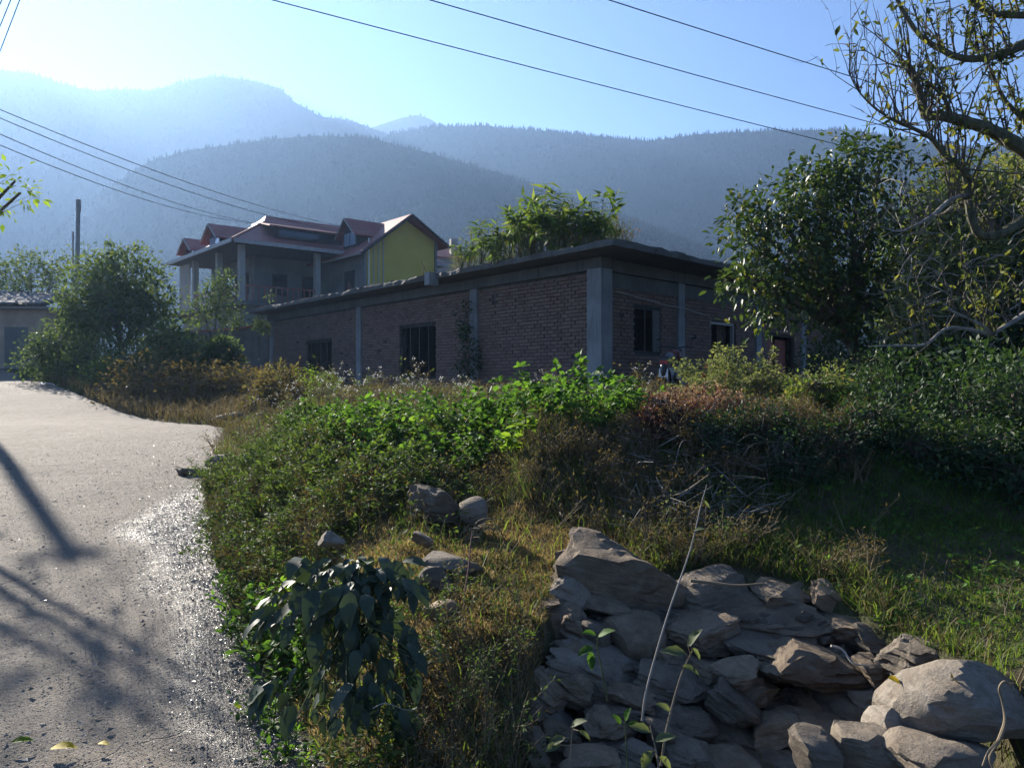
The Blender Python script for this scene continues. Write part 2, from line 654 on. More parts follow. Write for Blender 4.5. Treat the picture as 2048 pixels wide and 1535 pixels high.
def m_sheet_roof():
    t = NT("red_sheet_roof")
    v = t.coord("Object")
    n = t.noise(v, .9, 4, .6)
    c = t.ramp(n, [(.3, (.20, .068, .058)), (.7, (.29, .115, .095))])
    return t.done(t.principled(c, .62, t.bump(t.noise(v, 6, 3), .2, .02), .3))


M = {}
M['ground'] = m_ground()
M['road'] = m_road()
M['mountain'] = m_mountain()
M['conifer'] = m_gravel("conifer_needles", (.011, .017, .009), (.016, .024, .012), .95, 0.0)
M['stone'] = m_stone("grey_brown_stone", (.158, .117, .079), (.325, .25, .172), (.42, .36, .27), .30, .9)
M['stone_pale'] = m_stone("pale_lichen_stone", (.19, .157, .12), (.33, .28, .22), (.45, .41, .345), .60, .5)
M['stone_dark'] = m_stone("dark_stone", (.11, .09, .068), (.23, .19, .145), (.33, .285, .22), .2, 1.2)
M['slab_stone'] = m_stone("flat_stone", (.17, .137, .102), (.30, .25, .19), (.40, .35, .28), .4, .8)
M['concrete'] = m_concrete("bare_concrete")
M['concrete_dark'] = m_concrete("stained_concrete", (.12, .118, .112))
M['pillar'] = m_concrete("pale_concrete_pillar", (.25, .26, .265))
M['brick'] = m_brick()
M['mortar'] = m_plain("mortar", (.075, .07, .064), .95, .1, var=.35, scale=9)
M['wood'] = m_plain("weathered_wood", (.10, .075, .055), .8, .2, var=.4, scale=8)
M['dark_wood'] = m_plain("dark_stained_wood", (.035, .027, .022), .7, .2, var=.4)
M['glass'] = m_plain("dark_glass", (.02, .025, .03), .08, .6, var=.2)
M['bright_glass'] = m_plain("sky_reflection_glass", (.25, .33, .42), .12, .6, var=.1)  # pale blue base colour stands in for sky light on the panes
M['white_paint'] = m_plain("white_paint", (.72, .72, .70), .6, .3, var=.08)
M['cream'] = m_plain("cream_plaster", (.27, .26, .235), .9, .2, var=.12, scale=1.2)
M['yellow'] = m_plain("yellow_plaster", (.42, .33, .07), .85, .2, var=.10, scale=.8)
M['grey_wall'] = m_plain("grey_green_wall", (.15, .155, .145), .9, .2, var=.2, scale=1.0)
M['red_paint'] = m_plain("red_brown_paint", (.22, .07, .05), .7, .3, var=.2)
M['roof'] = m_sheet_roof()
M['fascia'] = m_plain("pale_fascia", (.30, .29, .28), .6, .3, var=.15)
M['eaves'] = m_plain("dark_eaves_boards", (.055, .05, .05), .8, .2, var=.3)
M['plaster_warm'] = m_plain("earth_plaster", (.42, .31, .23), .95, .1, var=.22, scale=1.4, bump=.3)
M['slate'] = m_plain("roof_slate", (.17, .165, .16), .92, .1, var=.3, scale=5)
M['block'] = m_plain("cement_block", (.12, .12, .12), .95, .1, var=.3, scale=2.0, bump=.3)
M['metal'] = m_plain("galvanised_metal", (.32, .33, .34), .45, .5, .6, var=.2)
M['rust'] = m_plain("rusty_steel", (.10, .055, .035), .85, .2, .2, var=.4)
M['wire'] = m_plain("cable_black", (.018, .018, .02), .6, .3, var=.1)
M['pole'] = m_plain("pole_concrete", (.25, .24, .225), .85, .2, var=.2, scale=3)
M['rubber'] = m_plain("rubber", (.015, .015, .016), .8, .2, var=.2)
M['black_paint'] = m_plain("black_enamel", (.015, .015, .017), .3, .5, var=.2)
M['red_gloss'] = m_plain("red_enamel", (.35, .02, .018), .3, .5, var=.1)
M['tail_red'] = m_plain("red_lens", (.42, .02, .015), .25, .5, var=.1)
M['dark_red'] = m_plain("dark_red_enamel", (.10, .012, .012), .35, .5, var=.1)
M['plate'] = m_plain("number_plate_white", (.75, .76, .78), .4, .4, var=.04)
M['chrome'] = m_plain("chrome", (.6, .6, .62), .2, .5, .9, var=.1)
M['bark'] = m_bark("brown_bark", (.055, .046, .038), (.17, .145, .12))
M['bark_pale'] = m_bark("grey_bark", (.12, .11, .10), (.30, .285, .26))
M['bark_moss'] = m_bark("mossy_bark", (.045, .045, .030), (.145, .14, .09))
M['stem'] = m_plain("green_stem", (.075, .085, .03), .7, .3, var=.3)
M['stem_dry'] = m_plain("dry_stem", (.20, .155, .10), .8, .2, var=.35)
M['stem_red'] = m_plain("reddish_stem", (.12, .055, .05), .8, .2, var=.3)
M['twig_pale'] = m_plain("pale_dead_twig", (.30, .27, .23), .85, .2, var=.25)
M['leaf_thicket'] = m_leaf("fresh_green_leaf", [(0, (0.031, 0.069, 0.019)), (.45, (0.069, 0.154, 0.031)), (.85, (0.116, 0.231, 0.043)), (1, (0.262, 0.277, 0.046))], .5)
M['leaf_bank'] = m_leaf("bank_leaf", [(0, (0.035, 0.060, 0.021)), (.4, (0.074, 0.122, 0.035)), (.8, (0.131, 0.184, 0.053)), (1, (0.245, 0.201, 0.088))], .45)
M['leaf_dry'] = m_leaf("dry_leaf", [(0, (0.055, 0.040, 0.022)), (.4, (0.115, 0.088, 0.045)), (.75, (0.145, 0.125, 0.060)), (1, (0.080, 0.100, 0.035))], .35, .7, .15)
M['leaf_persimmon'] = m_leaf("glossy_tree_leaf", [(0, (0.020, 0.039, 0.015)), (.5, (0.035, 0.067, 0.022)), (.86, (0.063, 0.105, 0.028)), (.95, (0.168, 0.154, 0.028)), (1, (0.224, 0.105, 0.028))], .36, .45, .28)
M['leaf_fore'] = m_leaf("sparse_tree_leaf", [(0, (0.042, 0.059, 0.025)), (.5, (0.084, 0.112, 0.036)), (.8, (0.182, 0.182, 0.049)), (1, (0.280, 0.210, 0.056))], .5, .6, .2)
M['leaf_far'] = m_leaf("hazy_tree_leaf", [(0, (0.031, 0.056, 0.025)), (.5, (0.067, 0.105, 0.039)), (1, (0.119, 0.161, 0.056))], .45)
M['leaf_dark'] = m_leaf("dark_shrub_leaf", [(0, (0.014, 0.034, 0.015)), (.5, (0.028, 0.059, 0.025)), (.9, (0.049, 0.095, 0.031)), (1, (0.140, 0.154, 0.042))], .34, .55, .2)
M['leaf_grey'] = m_leaf("grey_green_leaf", [(0, (0.072, 0.097, 0.052)), (.5, (0.137, 0.169, 0.081)), (1, (0.241, 0.258, 0.129))], .45)
M['leaf_dock'] = m_leaf("broad_dock_leaf", [(0, (0.023, 0.039, 0.026)), (.5, (0.039, 0.060, 0.036)), (1, (0.072, 0.098, 0.052))], .18, .55, .3, (1.2, 1.25, .6))
M['leaf_bright'] = m_leaf("bright_young_leaf", [(0, (0.098, 0.182, 0.028)), (1, (0.196, 0.294, 0.042))], .55)
M['leaf_yellow'] = m_leaf("yellow_leaf", [(0, (0.500, 0.360, 0.030)), (1, (0.620, 0.520, 0.050))], .35)
M['leaf_roof'] = m_leaf("roof_weed_leaf", [(0, (0.049, 0.091, 0.028)), (.6, (0.105, 0.175, 0.042)), (1, (0.210, 0.238, 0.070))], .5)
M['leaf_purple'] = m_leaf("purple_brown_leaf", [(0, (0.049, 0.025, 0.028)), (.6, (0.105, 0.049, 0.049)), (1, (0.182, 0.105, 0.063))], .35)
M['flower'] = m_leaf("white_flower", [(0, (0.550, 0.540, 0.500)), (1, (0.720, 0.700, 0.660))], .3, .8, .1, (1, 1, 1))
M['seed'] = m_leaf("russet_seed_head", [(0, (0.210, 0.112, 0.070)), (.6, (0.336, 0.210, 0.126)), (1, (0.420, 0.308, 0.168))], .35, .8, .1, (1, 1, 1))
M['grass_green'] = m_leaf("lawn_grass", [(0, (0.042, 0.073, 0.020)), (.5, (0.084, 0.137, 0.031)), (.85, (0.140, 0.196, 0.049)), (1, (0.266, 0.238, 0.098))], .55, .6, .2)
M['grass_straw'] = m_leaf("golden_dry_grass", [(0, (.13, .098, .042)), (.45, (.26, .195, .085)), (.8, (.38, .29, .14)), (1, (.15, .17, .05))], .52, .7, .15, (1.1, 1.05, .8))
M['grass_dry'] = m_leaf("dry_grass", [(0, (0.055, 0.048, 0.024)), (.45, (0.115, 0.092, 0.046)), (.8, (0.165, 0.132, 0.070)), (1, (0.065, 0.085, 0.026))], .33, .7, .15, (1.1, 1.05, .8))

# ------------------------------------------------------------------ setting: ground
xs = np.concatenate([-np.geomspace(1700, 16, 46), np.arange(-15.6, -5.5, .16), np.arange(-5.5, 4.2, .065), np.arange(4.2, 14, .16), np.geomspace(14.3, 1700, 46)])
ys = np.concatenate([-np.geomspace(300, 4, 14), np.arange(-3.5, 1.6, .4), np.arange(1.8, 8.4, .065), np.arange(8.4, 20, .16), np.geomspace(20.2, 2200, 80)])
X, Y = np.meshgrid(xs, ys)
Z = height(X, Y)
sd, zr = road_sd(X, Y)
zr = np.where(sd < 0, np.interp(Y, _ey, _ez), zr)
_off = np.interp(Y, _ey, _ex) - X
inroad = (sd < 0.02) & (_off < ROADW - .05)
Z = np.where(inroad, zr - .10, Z)
nx, ny = len(xs), len(ys)
I = np.arange(nx * ny).reshape(ny, nx)
Fg = np.stack([I[:-1, :-1], I[:-1, 1:], I[1:, 1:], I[1:, :-1]], -1).reshape(-1, 4)
ground = link("ground", np_mesh("ground", [(np.stack([X, Y, Z], -1).reshape(-1, 3), Fg, 0, None)], M['ground'], True))
tag(ground, kind="structure")

# ------------------------------------------------------------------ setting: road (a strip along its right-hand edge)
_c = spline(EDGE, 40)
seg = np.r_[0, np.cumsum(np.hypot(*np.diff(_c[:, :2], axis=0).T))]
s_u = np.concatenate([np.arange(0, 16, .07), np.arange(16, seg[-1], .3)])
cx, cy_, cz = [np.interp(s_u, seg, _c[:, k]) for k in range(3)]
nxn, nyn = -np.ones_like(cx), np.zeros_like(cx)      # the strip is swept straight across, so the bend never folds
wv = np.concatenate([[-.16], np.arange(-.04, 3.6, .07), np.arange(3.6, ROADW + .1, .2)])
jit = .10 * fbm(s_u * 2.3, s_u * 0 + 3, 31) * 2 + .05 * fbm(s_u * 9, s_u * 0 + 5, 37) * 2
WX = cx[:, None] + nxn[:, None] * (wv[None] + np.where(wv < .2, 1, 0)[None] * jit[:, None])
WY = cy_[:, None] + nyn[:, None] * (wv[None] + np.where(wv < .2, 1, 0)[None] * jit[:, None])
WZ = cz[:, None] + .012 + 0 * WX + fbm(WX * .9, WY * .9, 5) * .05 + fbm(WX * 5, WY * 5, 8) * .016 + fbm(WX * 17, WY * 17, 12) * .007
WZ[:, 0] -= .07
ni, nj = WX.shape
I = np.arange(ni * nj).reshape(ni, nj)
Fr = np.stack([I[:-1, :-1], I[1:, :-1], I[1:, 1:], I[:-1, 1:]], -1).reshape(-1, 4)[:, ::-1]
me = np_mesh("road", [(np.stack([WX, WY, WZ], -1).reshape(-1, 3), Fr, 0, None)], M['road'], True)


def wet_at(x, y):
    """the wet strip: seepage along the road's right-hand edge between 3 and 9.5 m"""
    sdd, _ = road_sd(x, y)
    w = np.interp(y, [2.0, 3.2, 4.0, 5.0, 6.0, 7.2, 8.4, 9.3, 10], [.35, .50, .48, .50, .66, .80, .62, .22, 0])
    w = w + .45 * fbm(np.asarray(x) * 1.3, np.asarray(y) * 1.3, 77)
    return np.clip((w + sdd) / .34, 0, 1) * np.where(np.asarray(y) < 9.8, 1, 0)


wa = me.attributes.new("wet", 'FLOAT', 'POINT')
wa.data.foreach_set("value", wet_at(WX.ravel(), WY.ravel()).astype(np.float32))
road = link("road", me)
tag(road, kind="structure")


# ------------------------------------------------------------------ setting: mountains, as ridges at their own distances
def ridge(name, prof, dist, seed, back=1.25, base=.42, rough=.05):
    px = np.arange(-700, 2760, 9.0)
    P = np.array(prof, float)
    hpx = np.interp(px, P[:, 0], P[:, 1])
    crest = EYE + (767 - hpx) / F * dist * (1 + .0)
    t = np.concatenate([np.linspace(0, 1, 46), np.linspace(1.04, 1.8, 8)])
    rr = np.where(t <= 1, base + (1 - base) * t, 1 + (t - 1) * .5)
    ux = (px - 1024) / F
    spur = fbm(px / 210, px * 0 + seed, seed) * .5 + fbm(px / 70, px * 0 + seed, seed + 3) * .2
    fall = np.where(t <= 1, np.clip(t, 0, 1), 1 - (t - 1) * 1.1)
    D = dist * rr[:, None] * (1 + rough * spur[None] * np.where(t < 1, np.sin(np.pi * np.clip(t, 0, 1)), 0)[:, None] * 2)
    Xm = ux[None] * D
    Ym = D
    bump = fbm(Xm / dist * 16, Ym / dist * 16, seed + 11, 5) * .16 + fbm(px[None] / 120 + 0 * Xm, Ym / dist * 3, seed + 5) * .22
    prof_t = np.clip(fall, -.3, 1.2) ** 1.0 if False else np.where(fall > 0, np.abs(fall) ** 1.15, fall)
    Zm = crest[None] * (prof_t[:, None] + bump * np.where(t <= 1, np.sin(np.pi * np.clip(t, 0, 1)) ** .8, 0)[:, None])
    Zm = np.maximum(Zm, -1.0)
    n, k = Xm.shape
    I = np.arange(n * k).reshape(n, k)
    Fm = np.stack([I[:-1, :-1], I[:-1, 1:], I[1:, 1:], I[1:, :-1]], -1).reshape(-1, 4)
    o = link(name, np_mesh(name, [(np.stack([Xm, Ym, Zm], -1).reshape(-1, 3), Fm, 0, None)], M['mountain'], True))
    tag(o, kind="structure")
    return Xm, Ym, Zm, t


def forest(name, grid, n, hmin, hmax, seed, crest_share=.25, label=None):
    Xm, Ym, Zm, t = grid
    g = np.random.default_rng(seed)
    k = Xm.shape[1]
    top = int(np.argmax(t >= 1.0))
    fi = np.where(g.random(n) < crest_share, top - g.random(n) ** 2 * 2.0, g.random(n) ** .75 * top)
    fj = g.random(n) * (k - 2)
    i0 = np.clip(fi.astype(int), 0, Xm.shape[0] - 2); j0 = fj.astype(int)
    a = fi - i0; b = fj - j0

    def bil(A):
        return A[i0, j0] * (1 - a) * (1 - b) + A[i0 + 1, j0] * a * (1 - b) + A[i0, j0 + 1] * (1 - a) * b + A[i0 + 1, j0 + 1] * a * b
    P = np.stack([bil(Xm), bil(Ym), bil(Zm)], 1)
    keep = fbm(P[:, 0] / 60, P[:, 1] / 60, seed) > -.42
    P = P[keep]; n = len(P)
    H = hmin + (hmax - hmin) * g.random(n) ** 1.6
    Wd = H * (.13 + .13 * g.random(n))
    th = np.arange(5) * 2 * np.pi / 5
    parts = []
    for (z0, z1, w) in ((.05, .62, 1.0), (.38, 1.0, .68)):
        ring = np.stack([np.cos(th), np.sin(th)], 1)
        V = np.zeros((n, 6, 3))
        V[:, :5, :2] = P[:, None, :2] + ring[None] * (Wd * w)[:, None, None] * (1 + .35 * g.standard_normal((n, 5, 1)))
        V[:, :5, 2] = (P[:, 2] + H * z0 - .3)[:, None]
        V[:, 5, :2] = P[:, :2]
        V[:, 5, 2] = P[:, 2] + H * z1
        f = np.stack([np.arange(5), (np.arange(5) + 1) % 5, np.full(5, 5)], 1)
        FF = (f[None] + (np.arange(n) * 6)[:, None, None]).reshape(-1, 3)
        parts.append((V.reshape(-1, 3), FF, 0, np.repeat(g.random(n), 5)))
    o = link(name, np_mesh(name, parts, M['conifer']))
    tag(o, label, "forest", kind="stuff")
    return o


g_front = ridge("mountain_spur", [(-700, 640), (0, 560), (90, 480), (180, 400), (300, 322), (380, 300), (480, 286), (560, 276), (640, 271), (740, 276), (860, 306), (1000, 346), (1130, 386), (1280, 440),
                                  (1420, 500), (1600, 560), (2048, 640), (2760, 700)], 560, 21)
g_right = ridge("mountain_ridge", [(-700, 700), (500, 600), (700, 330), (780, 268), (860, 254), (960, 250), (1100, 263), (1230, 276), (1300, 282), (1400, 268), (1540, 261), (1700, 259), (1850, 285), (2048, 300), (2400, 260), (2760, 250)], 900, 41, rough=.08)
g_left = ridge("mountain_peak", [(-700, 120), (-300, 90), (-60, 128), (0, 140), (60, 146), (100, 160), (180, 182), (260, 178), (300, 182), (350, 168), (400, 156), (440, 152), (500, 160), (560, 176), (590, 205), (640, 232), (700, 240), (760, 262),
                                 (900, 330), (1100, 430), (1400, 600), (2760, 700)], 1120, 63, rough=.06)
g_far = ridge("mountain_summit", [(-700, 500), (600, 330), (720, 262), (770, 246), (800, 236), (835, 229), (862, 238), (885, 254), (940, 275), (1100, 300), (2760, 420)], 1320, 83)
forest("forest", g_front, 26000, 1.6, 4.2, 5, .07, "dark conifers thickly covering the nearer hazy mountain spur")
forest("forest", g_right, 24000, 2.2, 6.0, 6, .16, "conifers lining the long level ridge on the hazy skyline")
forest("forest", g_left, 16000, 3, 7, 8, .16, "pale hazy forest on the tall mountain below the sun")
forest("forest", g_far, 4000, 4, 8, 9, .2, "forest on the small pointed summit far behind the ridge")

# ------------------------------------------------------------------ the air
hz_t = NT("haze_air")
pv = hz_t.new("ShaderNodeVolumePrincipled")
pv.inputs["Color"].default_value = (.31, .50, .86, 1)
pv.inputs["Density"].default_value = .00038
pv.inputs["Anisotropy"].default_value = .46
hz_t.con(pv.outputs[0], hz_t.out.inputs["Volume"])
hb = MB().box((0, 900, 245), (4400, 3200, 512))
haze = hb.build("haze", hz_t.m)
tag(haze, "pale bluish haze filling the valley air before the mountains", "haze", kind="stuff")

# ------------------------------------------------------------------ brick house
HB = 1.34                                     # floor level
WC = np.array([1.9, 17.4])                    # the wall corner that faces the road
AL, AR = R(129.0), R(46.0)
dL = np.array([math.cos(AL), math.sin(AL)]); dR = np.array([math.cos(AR), math.sin(AR)])
nL = np.array([math.sin(AL) * -1, math.cos(AL)]); nL = nL if nL[1] < 0 else -nL      # outward normals
nR = np.array([-math.sin(AR), math.cos(AR)]); nR = nR if nR[1] < 0 else -nR
house = empty("brick_house", (WC[0], WC[1], HB), "unfinished single-storey brick house with bare concrete pillars and flat slab roof", "house")
LL, LR = 18.6, 13.0
WT = 4.12                                      # underside of the ring beam


def onw(side, s, z, out=0.0):
    d, n = (dL, nL) if side == 'L' else (dR, nR)
    p = WC + d * s + n * out
    return np.array([p[0], p[1], z])


opens = {'L': [(6.45, 8.45, 1.75, 3.35), (13.0, 15.1, 1.75, 3.17)],
         'R': [(1.36, 2.45, 2.32, 3.43), (4.85, 6.2, HB, 3.27), (8.1, 9.9, HB, 3.1)]}
cols = {'L': [4.58, 10.97, 18.3], 'R': [3.33, 7.47, 10.5]}
bricks = []
for side, Ln, ang in (('L', LL, AL), ('R', LR, AR)):
    mb = MB()
    d, n = (dL, nL) if side == 'L' else (dR, nR)
    cuts = [0.0] + [v for o in opens[side] for v in o[:2]] + [Ln]
    for i in range(len(cuts) - 1):
        s0, s1 = cuts[i], cuts[i + 1]
        if i % 2 == 0:
            spans = [(HB - .5, WT + .02)]
        else:
            o = opens[side][i // 2]
            spans = ([(HB - .5, o[2])] if o[2] > HB else [(HB - .5, HB - .02)]) + [(o[3], WT + .02)]
        for z0, z1 in spans:
            if z1 > z0:
                mb.box(onw(side, (s0 + s1) / 2, (z0 + z1) / 2, -.13), (s1 - s0, .22, z1 - z0), ang)
    mb.build("wall", M['mortar'], house)
    # brick courses, running bond, every brick a little proud or shy
    pitch_s, pitch_z = .238, .086
    k = 0
    z = HB - .1
    while z + .074 < WT:
        s = -.11 if k % 2 else 0.008
        while s < Ln - .05:
            a, b = max(s, .0), min(s + .226, Ln)
            zc = z + .037
            bad = b - a < .05
            for c in cols[side] + [0.0]:
                w = .16 if c else .22
                if a < c + w and b > c - w:
                    if a < c - w - .04:
                        b = c - w
                    elif b > c + w + .04:
                        a = c + w
                    else:
                        bad = True
            for o in opens[side]:
                if o[2] - .04 < zc < o[3] + .04 and a < o[1] and b > o[0]:
                    if a < o[0] - .05:
                        b = o[0]
                    elif b > o[1] + .05:
                        a = o[1]
                    else:
                        bad = True
            if not bad and b - a > .05:
                if not (side == 'L' and abs((a + b) / 2 - 3.72) < .13 and abs(zc - 3.8) < .13) and random.random() > .004:
                    bricks.append((side, a, b, zc))
            s += pitch_s
        z += pitch_z
        k += 1


def brick_centre(b):
    return onw(b[0], (b[1] + b[2]) / 2, b[3], 0)


vis = []
for b in bricks:
    c = brick_centre(b)
    px = 1024 + c[0] / c[1] * F; py = 767 - (c[2] - EYE) / c[1] * F
    full = b[2] - b[1] > .2
    ok = full and ((b[0] == 'L' and 985 < px < 1172 and 560 < py < 770) or (b[0] == 'R' and 1222 < px < 1345 and 610 < py < 760))
    vis.append((0 if ok else 1, c[1] + random.random() * 1.5, b))
vis.sort(key=lambda v: v[:2])
picked = [v[2] for v in vis[:300]]
rest = [v[2] for v in vis[300:]]


def brick_mesh(seed):
    g = np.random.default_rng(seed)
    mb = MB().box((0, 0, 0), (.224, .10, .068))
    V, Fc, m, _ = mb.parts[0]
    V = V + g.normal(0, .0025, V.shape)
    return np_mesh("brick", [(V, Fc, 0, g.random(6) * 0 + g.random())], M['brick'])


bms = [brick_mesh(i) for i in range(6)]
for i, b in enumerate(picked):
    ang = AL if b[0] == 'L' else AR
    c = onw(b[0], (b[1] + b[2]) / 2, b[3], -.040 + random.uniform(-.005, .014))
    link("brick", bms[i % 6], house, c - np.array(house.location), (random.uniform(-.02, .02), random.uniform(-.012, .012), ang + random.uniform(-.02, .02)))
mb = MB(); rr = []
for b in rest:
    ang = AL if b[0] == 'L' else AR
    mb.box(onw(b[0], (b[1] + b[2]) / 2, b[3], -.040 + random.uniform(-.005, .014)), (b[2] - b[1], .10, .068), ang + random.uniform(-.015, .015))
    p = mb.parts[-1]
    mb.parts[-1] = (p[0], p[1], 0, np.full(6, random.random()))
o = mb.build("brick", M['brick'], house)
tag(o, kind="stuff")

# hidden back walls close the rooms
mb = MB()
bL = WC + dL * LL; bR = WC + dR * LR; bb = bL + dR * LR
for p, q in ((bL, bb), (bb, bR)):
    c = (p + q) / 2; L_ = np.linalg.norm(q - p)
    mb.box((c[0], c[1], (HB + 4.40) / 2), (L_, .2, 4.40 - HB), math.atan2(q[1] - p[1], q[0] - p[0]))
mb.quad([[*WC, HB - .06], [*bR, HB - .06], [*bb, HB - .06], [*bL, HB - .06]])
mb.build("back_wall", M['mortar'], house)

# pillars
pc = MB().box((0, 0, 0), (.40, .40, WT - HB + .5)).box((0, -.012, 0), (.27, .40, WT - HB + .49))
o = link("pillar", pc.mesh("pillar", M['pillar']), house, (0.03, -.02, (WT - HB) / 2 - .25), (0, 0, AR))
pm = MB().box((0, 0, 0), (.30, .28, WT - HB + .5)).mesh("pillar", M['pillar'])
for side in 'LR':
    for s in cols[side]:
        link("pillar", pm, house, onw(side, s, HB + (WT - HB) / 2 - .25, -.08) - np.array(house.location), (0, 0, AL if side == 'L' else AR))
# ring beam under the slab, with the deeper lintel of the shaded wing
mb = MB()
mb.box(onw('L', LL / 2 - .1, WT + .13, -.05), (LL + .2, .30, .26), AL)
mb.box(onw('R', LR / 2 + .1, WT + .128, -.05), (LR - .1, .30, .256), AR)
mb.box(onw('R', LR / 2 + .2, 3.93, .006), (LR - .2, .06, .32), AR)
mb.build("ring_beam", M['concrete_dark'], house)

# the slab: overhanging, its edge worn and uneven
SZ0, SZ1 = 4.43, 4.57
SC = np.array([2.05, 16.05])
outl = []


def edge_pts(p, q, n):
    t = np.linspace(0, 1, n, endpoint=False)[:, None]
    return p + (q - p) * t


SB = SC + dL * 20.0; SD = SC + dR * 15.0; SE = SB + dR * 15.0
ring = np.vstack([edge_pts(SC, SB, 90), edge_pts(SB, SE, 8), edge_pts(SE, SD, 8), edge_pts(SD, SC, 70)])
g = np.random.default_rng(4)
n = len(ring)
ctr = ring.mean(0)
outw = unit(ring - ctr)
ring_t = ring + outw * g.normal(0, .022, (n, 1)) + outw * (fbm(np.arange(n) * .2, np.zeros(n), 4) * .12)[:, None]
ring_b = ring + outw * g.normal(-.01, .018, (n, 1))
zt = SZ1 + fbm(np.arange(n) * .13, np.zeros(n) + 2, 6) * .09 + g.normal(0, .012, n)
Vt = np.column_stack([ring_t, zt]); Vb = np.column_stack([ring_b, np.full(n, SZ0)])
Vm = np.column_stack([(ring_t + ring_b) / 2 + outw * g.normal(.01, .012, (n, 1)), (zt + SZ0) / 2 + .02])
i = np.arange(n); j = (i + 1) % n
V = np.vstack([Vt, Vm, Vb, [[*ctr, SZ1]], [[*ctr, SZ0]]])
sideF = np.vstack([np.stack([i, i + n, j + n, j], 1), np.stack([i + n, i + 2 * n, j + 2 * n, j + n], 1)])
capF = np.vstack([np.stack([i, j, np.full(n, 3 * n)], 1), np.stack([j + 2 * n, i + 2 * n, np.full(n, 3 * n + 1)], 1)])
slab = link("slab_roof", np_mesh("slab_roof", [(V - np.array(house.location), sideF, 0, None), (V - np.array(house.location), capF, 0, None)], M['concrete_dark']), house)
# stub of a beam left on the slab edge, and starter bars
p = SC + dL * 6.7 - nL * .0
MB().box((p[0], p[1] - .05, 4.42), (.24, .30, .34), AL).build("beam_stub", M['pillar'], slab, origin=house.location)
for s, hgt in ((4.1, .95), (4.32, .75), (4.5, .55), (7.6, .45), (7.75, .6), (12.2, .4), (12.4, .5), (.9, .45), (1.1, .5)):
    p = SC + dL * s + np.array([.25, .8])
    MB().tube([[p[0], p[1], SZ1 - .05], [p[0] + random.uniform(-.03, .03), p[1], SZ1 + hgt * .6], [p[0] + random.uniform(-.08, .08), p[1], SZ1 + hgt]], .012, 5).build("starter_bar", M['rust'], slab, origin=house.location)


def window(side, o, bars, frame_m, deep=.10, shutter=None, door=False, name="window"):
    s0, s1, z0, z1 = o
    ang = AL if side == 'L' else AR
    mb = MB()
    w = .07
    cz = (z0 + z1) / 2
    mb.box(onw(side, s0 + w / 2, cz, -deep), (w, .09, z1 - z0), ang)
    mb.box(onw(side, s1 - w / 2, cz, -deep), (w, .09, z1 - z0), ang)
    mb.box(onw(side, (s0 + s1) / 2, z1 - w / 2, -deep - .002), (s1 - s0 - 2 * w, .09, w), ang)
    if not door:
        mb.box(onw(side, (s0 + s1) / 2, z0 + w / 2, -deep - .002), (s1 - s0 - 2 * w, .09, w), ang)
    fr = mb.build(name, frame_m, house)
    for b in range(bars):
        s = s0 + (s1 - s0) * (b + 1) / (bars + 1)
        MB().box(onw(side, s, cz, -deep + .01), (.035, .035, z1 - z0 - 2 * w), ang).build("bar", M['dark_wood'], fr, origin=house.location)
    return fr


w1 = window('L', opens['L'][0], 3, M['dark_wood'])
w2 = window('L', opens['L'][1], 3, M['dark_wood'])
w3 = window('R', opens['R'][0], 1, M['dark_wood'])
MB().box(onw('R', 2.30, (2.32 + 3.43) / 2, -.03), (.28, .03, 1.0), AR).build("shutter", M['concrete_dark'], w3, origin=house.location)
dr1 = window('R', opens['R'][1], 0, M['fascia'], door=True, name="door_frame")
MB().box(onw('R', 6.0, 2.3, -.35), (.5, .04, 1.86), AR).build("door_leaf", M['wood'], dr1, origin=house.location)
dr2 = window('R', opens['R'][2], 0, M['dark_wood'], door=True, name="door_frame")
MB().box(onw('R', 8.5, 2.15, -.20), (.66, .03, 1.6), AR).build("door_leaf", M['red_paint'], dr2, origin=house.location)
MB().box(onw('R', 9.45, 2.15, -.26), (.7, .03, 1.6), AR).build("door_leaf", M['red_paint'], dr2, origin=house.location)
# round pipe hole and ferrule
cpt = onw('L', 3.72, 3.8, -.03)
th = np.linspace(0, 2 * np.pi, 13)
MB().tube([[cpt[0] + dL[0] * .11 * math.cos(a), cpt[1] + dL[1] * .11 * math.cos(a), cpt[2] + .12 * math.sin(a)] for a in th], .016, 5).build("pipe_hole", M['dark_wood'], house)
# slack pale cable along the shaded wall
pts = [onw('R', .55, 3.68, .07), onw('R', 1.3, 3.62, .10), onw('R', 2.4, 3.52, .12), onw('R', 3.3, 3.47, .18), onw('R', 4.2, 3.40, .10), onw('R', 4.7, 3.36, .06), onw('R', 4.72, 3.1, .05)]
MB().tube(spline(pts, 5), .013, 5).build("cable", M['twig_pale'], house)

# ------------------------------------------------------------------ yellow house up the slope
HO = np.array([-14.1, 41.0, 3.2])
AU = R(40.0)
vh = empty("village_house", HO, "house with red sheet roof, dormers and yellow gable wall up the slope", "house", rz=AU)
EV = 8.96 - HO[2]                       # eaves, local
FL = 5.9 - HO[2]


def loc(mb, name, m, parent=None, sm=False):
    return mb.build(name, m, vh if parent is None else parent, origin=(0, 0, 0))


